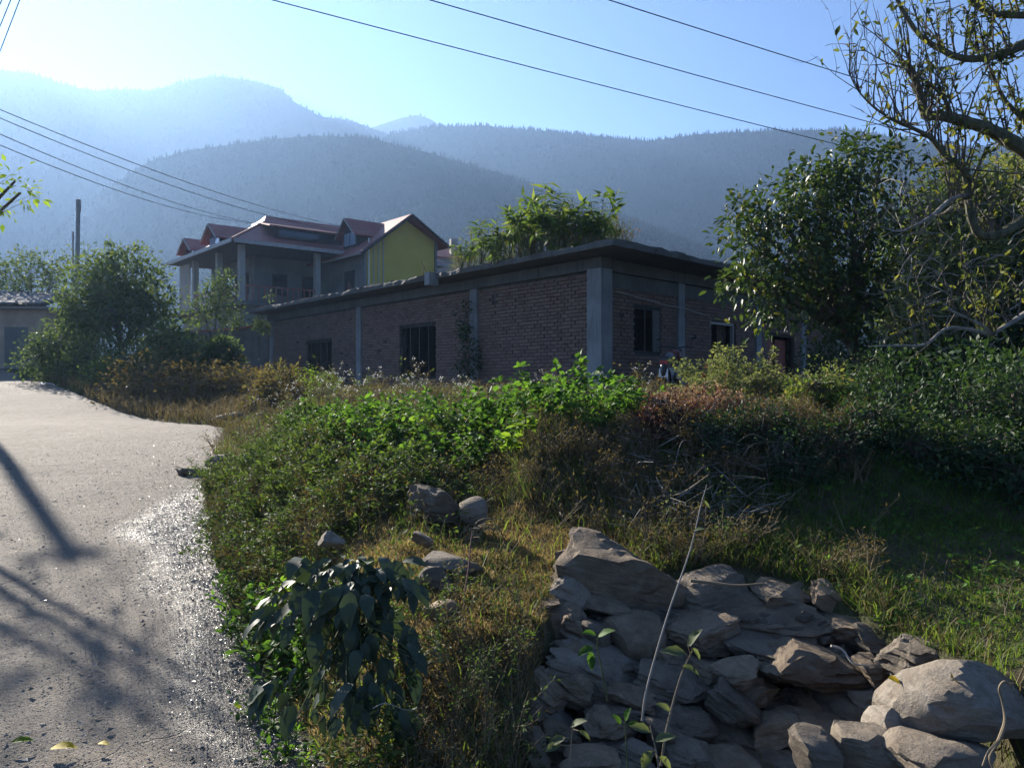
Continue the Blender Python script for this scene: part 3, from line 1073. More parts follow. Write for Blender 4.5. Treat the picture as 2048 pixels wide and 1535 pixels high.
mb = MB()
mb.box((6, 5.0, 1.35), (11.6, 9.8, FL - .2))                        # lower storey
mb.box((6.2, 6.4, (FL + EV) / 2), (8.6, 6.9, EV - FL - .05))        # upper rooms set back behind the veranda
loc(mb, "wall", M['grey_wall'])
loc(MB().box((6, 5.0, FL - .1), (12.8, 10.8, .2)), "veranda_floor", M['concrete_dark'])
for u, v in ((.05, .05), (.05, 3.3), (.05, 7.2), (4.3, .05)):
    loc(MB().box((u, v, (FL + EV) / 2), (.30, .30, EV - FL)), "pillar", M['cream'])
loc(MB().box((-.1, 8.6, (FL + EV) / 2 - .05), (.08, 1.8, EV - FL - .3)), "wall_panel", M['cream'])
dd = loc(MB().box((1.84, 8.0, FL + 1.05), (.08, .95, 2.1)), "door", M['red_paint'])
loc(MB().box((1.78, 7.7, FL + 1.0), (.04, .05, .12)), "handle", M['metal'], dd)
for v in (4.4, 6.2):
    w_ = loc(MB().box((1.86, v, FL + 1.45), (.08, 1.3, 1.2)), "window", M['dark_wood'])
    loc(MB().box((1.815, v, FL + 1.45), (.02, 1.1, 1.0)), "pane", M['glass'], w_)
for u in (3.4, 5.2):
    w_ = loc(MB().box((u, 2.96, FL + 1.4), (.9, .08, 1.25)), "window", M['dark_wood'])
    loc(MB().box((u, 2.915, FL + 1.4), (.75, .02, 1.1)), "pane", M['glass'], w_)
# balustrade of red posts
mb = MB()
mb.box((-.05, 3.6, FL + .85), (.07, 7.0, .07)).box((2.2, -.05, FL + .85), (4.2, .07, .07))
for v in np.arange(.3, 7.0, .32):
    mb.box((-.05, v, FL + .41), (.05, .05, .82))
for u in np.arange(.3, 4.2, .32):
    mb.box((u, -.05, FL + .41), (.05, .05, .82))
loc(mb, "balustrade", M['red_paint'])

e = .75
RZ = 11.2 - HO[2]
A0 = (-e, -e, EV); A1 = (12.6, -e, EV); A2 = (12.6, 9.9, EV); A3 = (-e, 9.9, EV)
T0 = (3.2, 4.0, RZ); T1 = (11.6, 4.0, RZ); T2 = (3.2, 6.4, RZ); T3 = (11.6, 6.4, RZ)
mb = MB()
mb.plate([A0, A1, T1, T0], .09).plate([A0, T0, T2, A3], .09).plate([A3, T2, T3, A2], .09).plate([A1, A2, T3, T1], .09).plate([T0, T1, T3, T2], .09)
roof = loc(mb, "roof", M['roof'])
mb = MB()
mb.box((-e - .03, 4.6, EV - .06), (.06, 10.7, .2)).box((6, -e - .03, EV - .06), (13.3, .06, .2))
loc(mb, "fascia", M['fascia'], roof)
loc(MB().quad([(-e, -e, EV - .12), (-e, 9.9, EV - .12), (12.6, 9.9, EV - .12), (12.6, -e, EV - .12)]), "soffit", M['eaves'], roof)
loc(MB().tube([T0, T2], .12, 6).tube([T0, T1], .12, 6).tube([A0, T0], .08, 6), "ridge_cap", M['roof'], roof)
# raised half-hip on the ridge
mb = MB()
gz = RZ + .25
mb.plate([(2.2, 2.6, RZ - .75), (12.0, 2.6, RZ - .75), (12.0, 4.2, gz), (3.1, 4.2, gz)], .08)
mb.plate([(2.2, 5.8, RZ - .75), (2.2, 2.6, RZ - .75), (3.1, 4.2, gz)], .08)
mb.plate([(12.0, 5.8, RZ - .75), (2.2, 5.8, RZ - .75), (3.1, 4.2, gz), (12.0, 4.2, gz)], .08)
loc(mb, "upper_roof", M['roof'])


def dormer(cu, cv, face, w, h, d, zb, glass):
    """a small gabled dormer: face = direction it looks, in local degrees; returns its roof part"""
    a = R(face)
    f = np.array([math.cos(a), math.sin(a)]); s = np.array([-f[1], f[0]])

    def p(x, y, z):          # x across, y outwards
        q = np.array([cu, cv]) + s * x + f * y
        return (q[0], q[1], z)
    hh = h * .55
    mb = MB()
    mb.plate([p(-w / 2, 0, zb), p(w / 2, 0, zb), p(w / 2, 0, zb + hh), p(0, 0, zb + h), p(-w / 2, 0, zb + hh)], .06)
    mb.plate([p(-w / 2, 0, zb), p(-w / 2, 0, zb + hh), p(-w / 2, -d, zb + hh), p(-w / 2, -d, zb)], .05)
    mb.plate([p(w / 2, 0, zb), p(w / 2, -d, zb), p(w / 2, -d, zb + hh), p(w / 2, 0, zb + hh)], .05)
    body = loc(mb, "dormer", M['eaves'])
    k = .38
    ov = w / 2 + k
    zo = zb + hh - k * (h - hh) / (w / 2)
    mb = MB()
    mb.plate([p(-ov, k, zo), p(0, k, zb + h + .06), p(0, -d, zb + h + .06), p(-ov, -d, zo)], -.07)
    mb.plate([p(0, k, zb + h + .06), p(ov, k, zo), p(ov, -d, zo), p(0, -d, zb + h + .06)], -.07)
    loc(mb, "roof", M['roof'], body)
    mb = MB()
    mb.tube([p(-ov, k + .02, zo), p(0, k + .02, zb + h + .06)], .05, 4).tube([p(ov, k + .02, zo), p(0, k + .02, zb + h + .06)], .05, 4)
    loc(mb, "bargeboard", M['fascia'], body)
    q0, q1 = -w / 2 + .15, w / 2 - .15
    for x0, x1 in ((q0, -.04), (.04, q1)):
        loc(MB().quad([p(x0, .03, zb + .12), p(x1, .03, zb + .12), p(x1, .03, zb + hh), p(x0, .03, zb + hh)]), "pane", M[glass], body)
    return body


dormer(.1, 4.1, 180, 1.8, 1.35, 2.6, EV + .12, 'bright_glass')
dormer(.0, 8.0, 180, 1.7, 1.2, 2.6, EV + .0, 'glass')
# wide low dormer in the front slope
mb = MB()
mb.plate([(1.9, .25, EV + .55), (6.0, .25, EV + .55), (6.0, .25, EV + 1.2), (1.9, .25, EV + 1.2)], .06)
lowd = loc(mb, "dormer", M['eaves'])
loc(MB().plate([(1.5, -.15, EV + 1.12), (6.4, -.15, EV + 1.12), (5.6, 3.2, EV + 1.85), (2.3, 3.2, EV + 1.85)], .08), "roof", M['roof'], lowd)
loc(MB().quad([(2.2, .21, EV + .66), (5.6, .21, EV + .66), (5.6, .21, EV + 1.05), (2.2, .21, EV + 1.05)]), "pane", M['glass'], lowd)

# gable block with the yellow wall
GX0, GX1, GY = 5.8, 10.3, -2.7
GP = 8.35
mb = MB()
zE0, zE1, zP = EV + .05, EV + .85, 10.95 - HO[2]
mb.plate([(GX0, GY, .3), (GX1, GY, .3), (GX1, GY, zE1), (GP, GY, zP - .15), (GX0, GY, zE0)], .2)
gw = loc(mb, "yellow_gable", M['yellow'])
mb = MB()
mb.box((GX0 - .05, .0, (zE0) / 2), (.14, 5.6, zE0)).box((GX1 + .05, 2.0, zE1 / 2), (.14, 9.6, zE1))
loc(mb, "side_wall", M['grey_wall'])
w_ = loc(MB().box((GX0 - .14, -1.2, FL + 1.3), (.06, 1.1, 1.3)), "window", M['dark_wood'])
loc(MB().box((GX0 - .175, -1.2, FL + 1.3), (.02, .9, 1.1)), "pane", M['glass'], w_)
ov = .65
s0 = (zP - zE0) / (GP - GX0); s1 = (zP - zE1) / (GX1 - GP)
mb = MB()
mb.plate([(GX0 - ov, GY - ov, zE0 - ov * s0), (GP, GY - ov, zP), (GP, 7, zP), (GX0 - ov, 7, zE0 - ov * s0)], -.10)
mb.plate([(GP, GY - ov, zP), (GX1 + ov, GY - ov, zE1 - ov * s1), (GX1 + ov, 7, zE1 - ov * s1), (GP, 7, zP)], -.10)
gr = loc(mb, "gable_roof", M['roof'])
mb = MB()
mb.tube([(GX0 - ov, GY - ov - .03, zE0 - ov * s0), (GP, GY - ov - .03, zP + .02)], .09, 4).tube([(GX1 + ov, GY - ov - .03, zE1 - ov * s1), (GP, GY - ov - .03, zP + .02)], .09, 4)
loc(mb, "bargeboard", M['eaves'], gr)
loc(MB().tube([(GX0 - ov - .03, GY - ov, zE0 - ov * s0), (GX0 - ov - .03, 1, zE0 - ov * s0)], .06, 4), "gutter", M['fascia'], gr)
dormer(GX0 + .05, -.9, 180, 1.6, 1.5, 2.2, EV + .25, 'bright_glass')
for k in range(4):
    loc(MB().box((GX0 + .18 + k * .30, GY - .03, EV - .75), (.05, .05, 2.6)), "downpipe", M['white_paint' if k == 0 else 'fascia'])

# neighbouring roof and wall just seen beyond the gable
nh = empty("far_house", at(890, 540, 58), "small house with pink sheet roof just beyond the yellow gable", "house", rz=R(20))
q = MB().plate([(-1.6, 0, 1.0), (1.9, 0, 1.0), (1.6, 3, 2.3), (-1.3, 3, 2.3)], .1)
q.build("roof", M['roof'], nh, origin=(0, 0, 0))
MB().box((.1, 1.6, -1.1), (3.0, 2.8, 4.2)).build("wall", M['cream'], nh, origin=(0, 0, 0))
MB().box((.9, .9, 1.9), (.5, .5, 1.2)).build("chimney", M['cream'], nh, origin=(0, 0, 0))

# ------------------------------------------------------------------ block retaining wall beside the brick house
rw = empty("retaining_wall", (-10.2, 32.3, 1.2), "grey block retaining wall with red coping below the yellow house", "wall", rz=R(139))
MB().box((4.6, -.2, 1.35), (10.4, .3, 2.75)).build("wall_face", M['block'], rw, origin=(0, 0, 0))
MB().box((4.6, -.2, 2.78), (10.5, .42, .10)).build("coping", M['red_paint'], rw, origin=(0, 0, 0))

# ------------------------------------------------------------------ low building at the road's far end
lb = empty("roadside_hut", at(-40, 745, 36), "low earth-plastered building with stone slate roof at the road's far end", "hut", rz=R(4))
W_, D_ = 7.6, 5.0
MB().box((-.9, D_ / 2, 1.35), (W_, D_, 3.1)).build("wall", M['plaster_warm'], lb, origin=(0, 0, 0))
MB().box((-.9, D_ / 2 - .2, 2.97), (W_ + .5, D_ + .9, .12)).build("eaves_beam", M['fascia'], lb, origin=(0, 0, 0))
rf = MB().plate([(-5.2, -.75, 3.10), (3.2, -.75, 3.10), (2.8, 2.6, 3.95), (-5.2, 2.6, 3.95)], .12).build("roof", M['eaves'], lb, origin=(0, 0, 0))
g = np.random.default_rng(8)
sm = [MB().box((0, 0, 0), (.62, .42, .05)) for _ in range(3)]
sms = []
for k in range(3):
    V, Fc, m, _ = sm[k].parts[0]
    sms.append(np_mesh("slate", [(V + g.normal(0, .025, V.shape) * np.array([1, 1, .35]), Fc, 0, None)], M['slate']))
for r_ in range(7):
    for c_ in range(15):
        y_ = -.72 + r_ * .5
        link("slate", sms[(r_ + c_) % 3], rf, (-5.0 + c_ * .56 + (.28 if r_ % 2 else 0) + g.normal(0, .03), y_, 3.15 + (y_ + .75) * .254 + .03 * g.random()), (.28 + g.normal(0, .05), g.normal(0, .04), g.normal(0, .09)))
MB().box((1.6, -.03, 1.1), (1.0, .06, 2.0)).build("door", M['grey_wall'], lb, origin=(0, 0, 0))

# ------------------------------------------------------------------ poles and wires
def ground_pole(name, px, pytop, d, r0, r1, label, lean=0.0, px_b=None):
    b = on_ground(px_b or px, d)
    top = at(px, pytop, d)
    t = empty(name, b, label, "pole")
    m_ = MB(); m_.tube([b - [0, 0, .3], (b + top) / 2, top], [r0, (r0 + r1) / 2, r1], 9)
    m_.build("shaft", M['pole'], t, smooth=False)
    MB().tube([top - [.0, 0, .45], top + [0.0, .0, .10]], r1 * 1.25, 8).build("cap", M['pole'], t)
    return t, top


ground_pole("utility_pole", 157, 403, 38, .115, .09, "tall bare concrete pole rising behind the roadside greenery", px_b=151)
ground_pole("utility_pole", 146, 466, 45, .055, .045, "thin short post beside the tall concrete pole")
pa = np.array([-15.3, 22.0])
ptop = np.array([pa[0], pa[1], 8.85])
pol = empty("power_pole", (pa[0], pa[1], hz(*pa)), "concrete power pole whose shadow falls across the road", "pole")
MB().tube([[pa[0], pa[1], hz(*pa) - .3], [pa[0], pa[1], 5], ptop], [.15, .13, .11], 10).build("shaft", M['pole'], pol)
for k, zz in enumerate((8.7,)):
    ca = MB().box((pa[0], pa[1] - .12, zz), (.62, .08, .08), R(35)).build("crossarm", M['metal'], pol)
    for q in (-.26, 0, .26):
        MB().tube([[pa[0] + q * math.cos(R(35)), pa[1] - .12 + q * math.sin(R(35)), zz + .04], [pa[0] + q * math.cos(R(35)), pa[1] - .12 + q * math.sin(R(35)), zz + .2]], .045, 7).build("insulator", M['white_paint'], ca, origin=pol.location)


def wire(a, b, sag, r, label, group=None):
    a = np.asarray(a, float); b = np.asarray(b, float)
    t = np.linspace(0, 1, 40)[:, None]
    P = a * (1 - t) + b * t
    P[:, 2] -= sag * 4 * (t * (1 - t))[:, 0]
    o = MB().tube(P, r, 5).build("overhead_wire", M['wire'])
    tag(o, label, "wire", group)


def through(p, q, ext0, ext1):
    p = np.asarray(p); q = np.asarray(q); d = q - p
    return p - d * ext0, q + d * ext1


a, b = through(at(640, 0, 15.2), at(1710, 283, 23.0), 1.2, .9)
wire(a, b, .25, .011, "lowest of the three long black wires crossing the open sky", "long wires across the sky")
a, b = through(at(945, 0, 15.2), at(1730, 225, 21.5), 1.2, 1.1)
wire(a, b, .25, .011, "middle one of the three long black wires crossing the open sky", "long wires across the sky")
a, b = through(at(1280, 0, 15.2), at(1700, 135, 18.6), 2.2, 2.6)
wire(a, b, .2, .011, "uppermost of the three long black wires crossing the open sky", "long wires across the sky")
hv = Vector((GX0 + .1, -1.0, EV + 2.0)); hq = np.array(vh.matrix_basis @ hv)
for k, (p0, p1, lb_) in enumerate((((0, 205), (735, 460), "top wire of the four slack wires running to the yellow house"),
                                   ((0, 222), (690, 462), "second wire from the top of the four running to the yellow house"),
                                   ((0, 254), (560, 452), "third wire from the top of the four running to the yellow house"),
                                   ((0, 276), (522, 446), "lowest wire of the four slack wires running to the yellow house"))):
    a = at(p0[0], p0[1], 20.8); b = at(p1[0], p1[1], 43.5 if k < 2 else 46.3)
    dd_ = (a - b) * .10
    wire(a + dd_, b, .55, .012, lb_, "slack wires to the yellow house")
for k in range(3):
    a = np.array([pa[0] + (-.26, 0, .26)[k] * .82, pa[1] - .12 + (-.26, 0, .26)[k] * .57, 8.85])
    b = at((2, 20, 38)[k], 0, 15.2)
    a2, b2 = through(a, b, 0, 4.0)
    wire(a2, b2, .05, .010, ("left", "middle", "right")[k] + " one of three wires in the sky's glowing corner above the road", "wires above the road")

# ------------------------------------------------------------------ stones
import bmesh
from mathutils import noise as mnoise


def stone_mesh(name, seed, dims, k=4.0, cuts=7, rough=.05, sub=3, mat_='stone', strata=0.0):
    g = np.random.default_rng(seed)
    bm = bmesh.new()
    bmesh.ops.create_icosphere(bm, subdivisions=sub, radius=1.0)
    P = np.array([v.co[:] for v in bm.verts])
    Fc = np.array([[v.index for v in f.verts] for f in bm.faces])
    bm.free()
    P = P / (np.abs(P) ** k).sum(1, keepdims=True) ** (1 / k)
    sk = np.eye(3) + g.normal(0, .16, (3, 3))
    P = P @ sk
    for _ in range(cuts):
        n = unit(g.normal(0, 1, 3)); o = g.uniform(.50, .95)
        d = P @ n - o
        P = P - np.maximum(d, 0)[:, None] * n * .93
    off = Vector(g.uniform(-50, 50, 3))
    N = unit(P)
    D = np.array([mnoise.fractal(Vector(p) * 1.5 + off, 1.0, 2.0, 3) * 1.1 + mnoise.fractal(Vector(p) * 5.5 + off, .7, 2.1, 5) * .7 for p in P])
    P = P + N * (D * rough * 1.8)[:, None]
    if strata:
        lay = np.array([mnoise.noise(Vector((off.x + p[0] * .5, off.y + p[1] * .5, p[2] * 7.0))) for p in P])
        P[:, :2] *= (1 + strata * lay)[:, None]
    lo, hi = P.min(0), P.max(0)
    P = ((P - lo) / (hi - lo) - .5) * np.array(dims)
    me = np_mesh(name, [(P, Fc, 0, None)], M[mat_], True)
    me.set_sharp_from_angle(angle=R(24))
    return me


wall_o = empty("dry_stone_wall", on_ground(1450, 3.6), "tumbled dry stone wall of rough grey-brown blocks at the foot of the bank", "stone wall")
# px centre, py centre, width, height, roll (degrees, clockwise in view), depth factor, boxiness, material, layered
WS = [
    (1242, 1172, 268, 128, 14, .85, 4.5, 'stone', .04, 4.20),
    (1143, 1192, 88, 58, 20, .8, 3, 'stone_pale', .05, 4.10),
    (1420, 1190, 158, 62, 2, .8, 3.5, 'stone_dark', .02, 4.18),
    (1568, 1212, 150, 72, 4, .8, 3.5, 'stone', .06, 4.22),
    (1668, 1226, 92, 66, 28, .5, 5, 'stone_pale', .05, 4.15),
    (1512, 1248, 262, 66, 5, .75, 5, 'stone', .14, 4.02),
    (1712, 1275, 140, 58, 4, .8, 4, 'stone', .05, 3.92),
    (1112, 1264, 122, 74, -18, .8, 2.6, 'stone', .0, 3.95),
    (1146, 1264, 52, 48, 10, .8, 3, 'stone_pale', .04, 3.85),
    (1184, 1282, 66, 66, 0, .8, 2.6, 'stone_dark', .03, 3.88),
    (1266, 1302, 116, 108, 4, .9, 2.7, 'stone', .02, 3.90),
    (1402, 1312, 148, 118, 6, .9, 4, 'stone', .05, 3.88),
    (1534, 1314, 180, 46, 3, .8, 5, 'stone_dark', .06, 3.80),
    (1612, 1396, 224, 150, 2, .8, 5, 'stone', .08, 3.66),
    (1826, 1324, 134, 62, -5, .8, 4.5, 'stone_dark', .10, 3.55),
    (1080, 1324, 60, 48, 0, .8, 3, 'stone_dark', .02, 3.80),
    (1134, 1310, 66, 40, 6, .8, 3, 'stone', .03, 3.76),
    (1188, 1362, 226, 78, 22, .7, 4, 'stone_pale', .06, 3.64),
    (1100, 1412, 122, 92, 30, .8, 3, 'stone_pale', .06, 3.52),
    (1152, 1388, 76, 72, 12, .8, 4, 'stone', .02, 3.58),
    (1252, 1416, 106, 58, 16, .8, 3.5, 'stone', .04, 3.52),
    (1356, 1400, 140, 74, 12, .8, 4.5, 'stone_dark', .05, 3.60),
    (1478, 1376, 96, 74, -20, .8, 4, 'stone', .04, 3.60),
    (1470, 1454, 120, 112, 28, .6, 5, 'stone_dark', .06, 3.46),
    (1552, 1492, 118, 92, -8, .8, 4, 'stone', .03, 3.44),
    (1316, 1466, 62, 40, 5, .8, 2.4, 'slab_stone', .0, 3.36),
    (1216, 1486, 104, 72, 14, .8, 3.2, 'stone_pale', .05, 3.36),
    (1270, 1524, 72, 44, 10, .8, 3, 'stone_pale', .04, 3.26),
    (1382, 1518, 100, 42, 4, .8, 5, 'slab_stone', .06, 3.28),
    (1066, 1508, 58, 62, 0, .8, 3, 'stone', .04, 3.20),
    (1122, 1484, 66, 44, 12, .8, 3, 'stone', .04, 3.32),
    (1362, 1466, 140, 68, 6, .8, 4, 'stone_dark', .04, 3.46),
    (1420, 1380, 90, 84, 0, .8, 4, 'stone', .04, 3.74),
    (1330, 1352, 70, 80, 8, .8, 3, 'stone', .03, 3.80),
    (1320, 1236, 130, 54, 3, .8, 3, 'stone_dark', .03, 4.15),
    (1702, 1480, 120, 116, 0, .8, 4, 'stone_dark', .04, 3.50),
    (1742, 1382, 90, 100, 5, .8, 4, 'stone_dark', .04, 3.66),
    (1580, 1562, 190, 90, 0, .8, 4, 'stone_dark', .04, 3.32),
    (1430, 1568, 150, 80, 0, .8, 4, 'stone_dark', .04, 3.26),
    (1180, 1556, 130, 80, 0, .8, 3, 'stone', .04, 3.16),
    (1085, 1236, 66, 52, -10, .8, 3, 'stone', .04, 4.0),
    (1052, 1290, 54, 44, 6, .8, 3, 'stone_dark', .04, 3.84),
    (1440, 1222, 120, 60, 6, .8, 4, 'stone_dark', .06, 4.2),
    (1600, 1268, 190, 56, 2, .8, 4, 'stone_dark', .08, 4.02),
    (1770, 1300, 110, 54, 6, .8, 4, 'stone_dark', .06, 3.8),
    (1380, 1262, 130, 44, 4, .8, 4, 'stone_dark', .06, 4.05),
    (1210, 1232, 110, 56, 10, .8, 4, 'stone_dark', .04, 4.08),
    (1236, 1370, 90, 60, 10, .8, 4, 'stone_dark', .04, 3.72),
    (1660, 1330, 120, 60, 3, .8, 4, 'stone_dark', .06, 3.85),
    (1760, 1440, 120, 80, 0, .8, 4, 'stone_dark', .06, 3.5),
    (1640, 1500, 130, 90, 4, .8, 4, 'stone_dark', .06, 3.38),
    (1230, 1450, 90, 60, 8, .8, 4, 'stone_dark', .04, 3.46),
    (1500, 1420, 90, 80, -10, .8, 4, 'stone_dark', .04, 3.6),
    (1060, 1444, 60, 56, 10, .8, 3, 'stone', .04, 3.4),
]
for k, (px, py, w, h, roll, df, bx, mt, st, d) in enumerate(WS):
    W_ = w / F * d * 1.12; H_ = h / F * d * 1.16
    D_ = max(min(W_, .55) * df, H_ * 1.1)
    big = w > 140
    halves = [(0.0, 1.0, 1.0)]
    if k > 1 and W_ / H_ < 1.9 and bx > 2.8 and H_ > .085:
        q = random.uniform(.42, .6)                     # such a place holds two flat slabs, one on the other
        halves = [(-.5 + q / 2, q * 1.06, random.uniform(.95, 1.2)), (q / 2, (1 - q) * 1.12, random.uniform(.85, 1.15))]
    for hi_, (dz_, hf, wf) in enumerate(halves):
        me = stone_mesh("stone", 100 + k + 300 * hi_, (W_ * wf, D_, H_ * hf), bx * 1.8 if bx > 2.8 else bx, 9 if bx > 2.8 else 3, .07 if bx > 2.8 else .03, 4, mt if hi_ == 0 or k % 2 else 'stone', st * 2.0)
        c = at(px, py, d + D_ * .32)
        c[2] = EYE - (py - 767) / F * d + dz_ * H_
        c[0] += random.uniform(-.06, .06) * W_ * (len(halves) > 1)
        link("stone", me, wall_o, c - np.array(wall_o.location), (R(random.uniform(4, 12)), R(roll + random.uniform(-4, 4) * hi_), R(random.uniform(-14, 14))))

# loose stones, each its own thing
LOOSE = [
    ("boulder", "big pale rounded boulder crusted with lichen at the wall's near end", 1918, 1428, 262, 140, 4, .9, 2.6, 'stone_pale', .02, 2.95, 4),
    ("stone", "rough lichen-spotted stone tucked under the big pale boulder", 1788, 1474, 96, 84, 10, .9, 3, 'stone_pale', .03, 3.0, 3),
    ("stone", "smooth brown-grey stone at the picture's lower edge, broad flat face", 1734, 1514, 124, 84, -6, .9, 4, 'slab_stone', .02, 2.9, 3),
    ("stone", "pointed pale stone at the lower edge left of the broad flat one", 1626, 1520, 104, 84, 12, .9, 3.4, 'slab_stone', .05, 2.9, 3),
    ("stone_slab", "long flat pale slab lying below the big pale boulder", 1896, 1530, 210, 52, 3, .8, 5.5, 'slab_stone', .05, 2.75, 3),
    ("boulder", "low grey rock with a lit ledge halfway up the bank", 872, 1012, 116, 66, 6, .8, 4.5, 'stone', .08, 5.15, 4),
    ("stone", "small round grey stone beside the ledged rock on the bank", 946, 1022, 62, 44, -6, .9, 2.5, 'slab_stone', .0, 5.05, 3),
    ("stone", "bluish flat stone poking out of the weeds on the bank", 664, 1082, 50, 26, 16, .7, 4, 'slab_stone', .03, 4.6, 3),
    ("stone", "small tan stone lying in dry grass below the ledged rock", 846, 1080, 46, 26, 10, .8, 3, 'stone', .03, 4.6, 3),
    ("stone_slab", "half-buried flat pale stone edging the hollow in the dry grass", 905, 1136, 110, 34, 4, .8, 4.5, 'slab_stone', .06, 4.15, 3),
    ("stone", "dark stone at the mouth of the hollow under the flat pale stone", 872, 1166, 84, 52, 0, .8, 3, 'stone_dark', .03, 4.05, 3),
    ("stone", "brown stone sunk in the grass left of the tumbled wall", 880, 1226, 70, 44, 5, .8, 3, 'stone', .03, 3.75, 3),
    ("stone_slab", "flat stone edging the road beside a dark gap in the bank", 388, 948, 72, 26, 6, .7, 5, 'slab_stone', .04, 10.3, 3),
    ("stone_slab", "tilted grey stone just above the flat one edging the road", 440, 922, 44, 30, -35, .6, 5, 'slab_stone', .04, 10.6, 3),
    ("stone_slab", "white flat stone lying by the road's far bend", 456, 833, 60, 15, 2, .7, 4, 'stone_pale', .02, 17.5, 3),
    ("stone", "pale stone among weeds right of the white flat one", 538, 832, 34, 22, 8, .8, 3, 'stone_pale', .02, 17.0, 3),
    ("stone_slab", "broad flat stone step under the fruit tree, topmost of two", 1628, 798, 130, 22, 1, .9, 6, 'slab_stone', .05, 11.2, 3),
    ("stone_slab", "lower broad stone step jutting from the bank near the fruit tree", 1652, 828, 150, 24, 2, .9, 6, 'slab_stone', .05, 10.4, 3),
]
for k, (nm, lb_, px, py, w, h, roll, df, bx, mt, st, d, sub) in enumerate(LOOSE):
    W_ = w / F * d * 1.08; H_ = h / F * d * 1.2
    D_ = max(min(W_, .7) * df, H_ * 1.1)
    me = stone_mesh(nm, 400 + k, (W_, D_, H_), bx * 1.4 if bx > 2.8 else bx, 8 if bx > 2.8 else 2, .05 if bx > 2.8 else .035, sub, mt, st)
    c = at(px, py, d + D_ * .25)
    c[2] = EYE - (py - 767) / F * d
    o = link(nm, me, None, c, (R(random.uniform(2, 9)), R(roll), R(random.uniform(-14, 14))))
    tag(o, lb_, "stone" if nm != "boulder" else "boulder", "loose stones on the bank")

# ------------------------------------------------------------------ plants: builders
def make_plant(seed, h, spread, nstem, nleaf, L, W, shape, leaf_m, stem_m, start=.2, droop=.2, rstem=.006, flower=None, ntwig=0, sp_leaf=.03, lift=.65):
    g = np.random.default_rng(seed)
    A, B, ra, rb = [], [], [], []
    pts, tans = [], []
    stems = []
    tips = []
    for i in range(nstem):
        a = g.uniform(0, 2 * np.pi); rho = math.sqrt(g.random()) * spread
        tip = np.array([rho * math.cos(a), rho * math.sin(a), h * (1 - .40 * (rho / max(spread, 1e-6)) ** 2) * g.uniform(.72, 1.05)])
        b = np.array([g.normal(0, .06) * spread, g.normal(0, .06) * spread, -.04])
        c = b + (tip - b) * np.array([.25, .25, lift]) + g.normal(0, .05, 3) * h * .5
        t = np.linspace(0, 1, 7)[:, None]
        P = (1 - t) ** 2 * b + 2 * t * (1 - t) * c + t * t * tip
        stems.append(P); tips.append(tip)
        r = np.linspace(rstem, rstem * .35, 7)
        A.append(P[:-1]); B.append(P[1:]); ra.append(r[:-1]); rb.append(r[1:])
    for i in range(ntwig):
        P = stems[g.integers(nstem)]; t = g.uniform(.25, .95) * 6; k = min(int(t), 5)
        p = P[k] + (P[k + 1] - P[k]) * (t - k)
        dd = unit(unit(P[k + 1] - P[k]) * .8 + g.normal(0, .7, 3)); ln = h * g.uniform(.12, .3)
        q = p + dd * ln * .5 + g.normal(0, .02, 3) * h; e_ = q + unit(dd + np.array([0, 0, .4])) * ln * .5
        Q = np.array([p, (p + q) / 2, q, (q + e_) / 2, e_, e_ + (e_ - q) * .3, e_ + (e_ - q) * .5])
        stems.append(Q); tips.append(Q[-1])
        A.append(Q[:-1]); B.append(Q[1:]); r = np.linspace(rstem * .45, rstem * .2, 7); ra.append(r[:-1]); rb.append(r[1:])
    si = g.integers(0, len(stems), nleaf); tt = (start + (1 - start) * g.random(nleaf) ** .8) * 5.999
    k = tt.astype(int)
    S = np.array(stems)
    p = S[si, k] + (S[si, k + 1] - S[si, k]) * (tt - k)[:, None]
    tan = unit(S[si, k + 1] - S[si, k])
    rad = g.normal(0, 1, (nleaf, 3)); rad[:, 2] = rad[:, 2] * .5 - droop
    D = unit(tan * .5 + unit(rad))
    N = unit(np.array([0, 0, 1.]) + g.normal(0, .45, (nleaf, 3)))
    l = L * g.uniform(.6, 1.2, nleaf)
    p = p + rad * sp_leaf * .3
    Vf, Ff, rf = leaf_arrays(p, D, N, l, l * (W / L) * g.uniform(.85, 1.15, nleaf), shape, None, g)
    Vs, Fs, rs = seg_arrays(np.concatenate(A), np.concatenate(B), np.concatenate(ra), np.concatenate(rb), 3)
    pr = {'stem': np_mesh("stem", [(Vs, Fs, 0, rs)], M[stem_m]), 'foliage': np_mesh("foliage", [(Vf, Ff, 0, rf)], M[leaf_m])}
    raw = [(Vs, Fs, rs, stem_m), (Vf, Ff, rf, leaf_m)]
    if flower:
        fm, fn, fs, share = flower
        T = np.array(tips); T = T[g.random(len(T)) < share]
        if len(T):
            fp = np.repeat(T, fn, 0) + g.normal(0, fs * .8, (len(T) * fn, 3))
            Vw, Fw, rw_ = leaf_arrays(fp, g.normal(0, 1, fp.shape) + [0, 0, .5], g.normal(0, 1, fp.shape), fs, fs * .8, DIAM, None, g)
            pr['flower_head'] = np_mesh("flower_head", [(Vw, Fw, 0, rw_)], M[fm])
            raw.append((Vw, Fw, rw_, fm))
    pr['raw'] = raw
    return pr


def one_mesh(name, pr):
    ms = [r[3] for r in pr['raw']]
    return np_mesh(name, [(r[0], r[1], i, r[2]) for i, r in enumerate(pr['raw'])], [M[m] for m in ms])


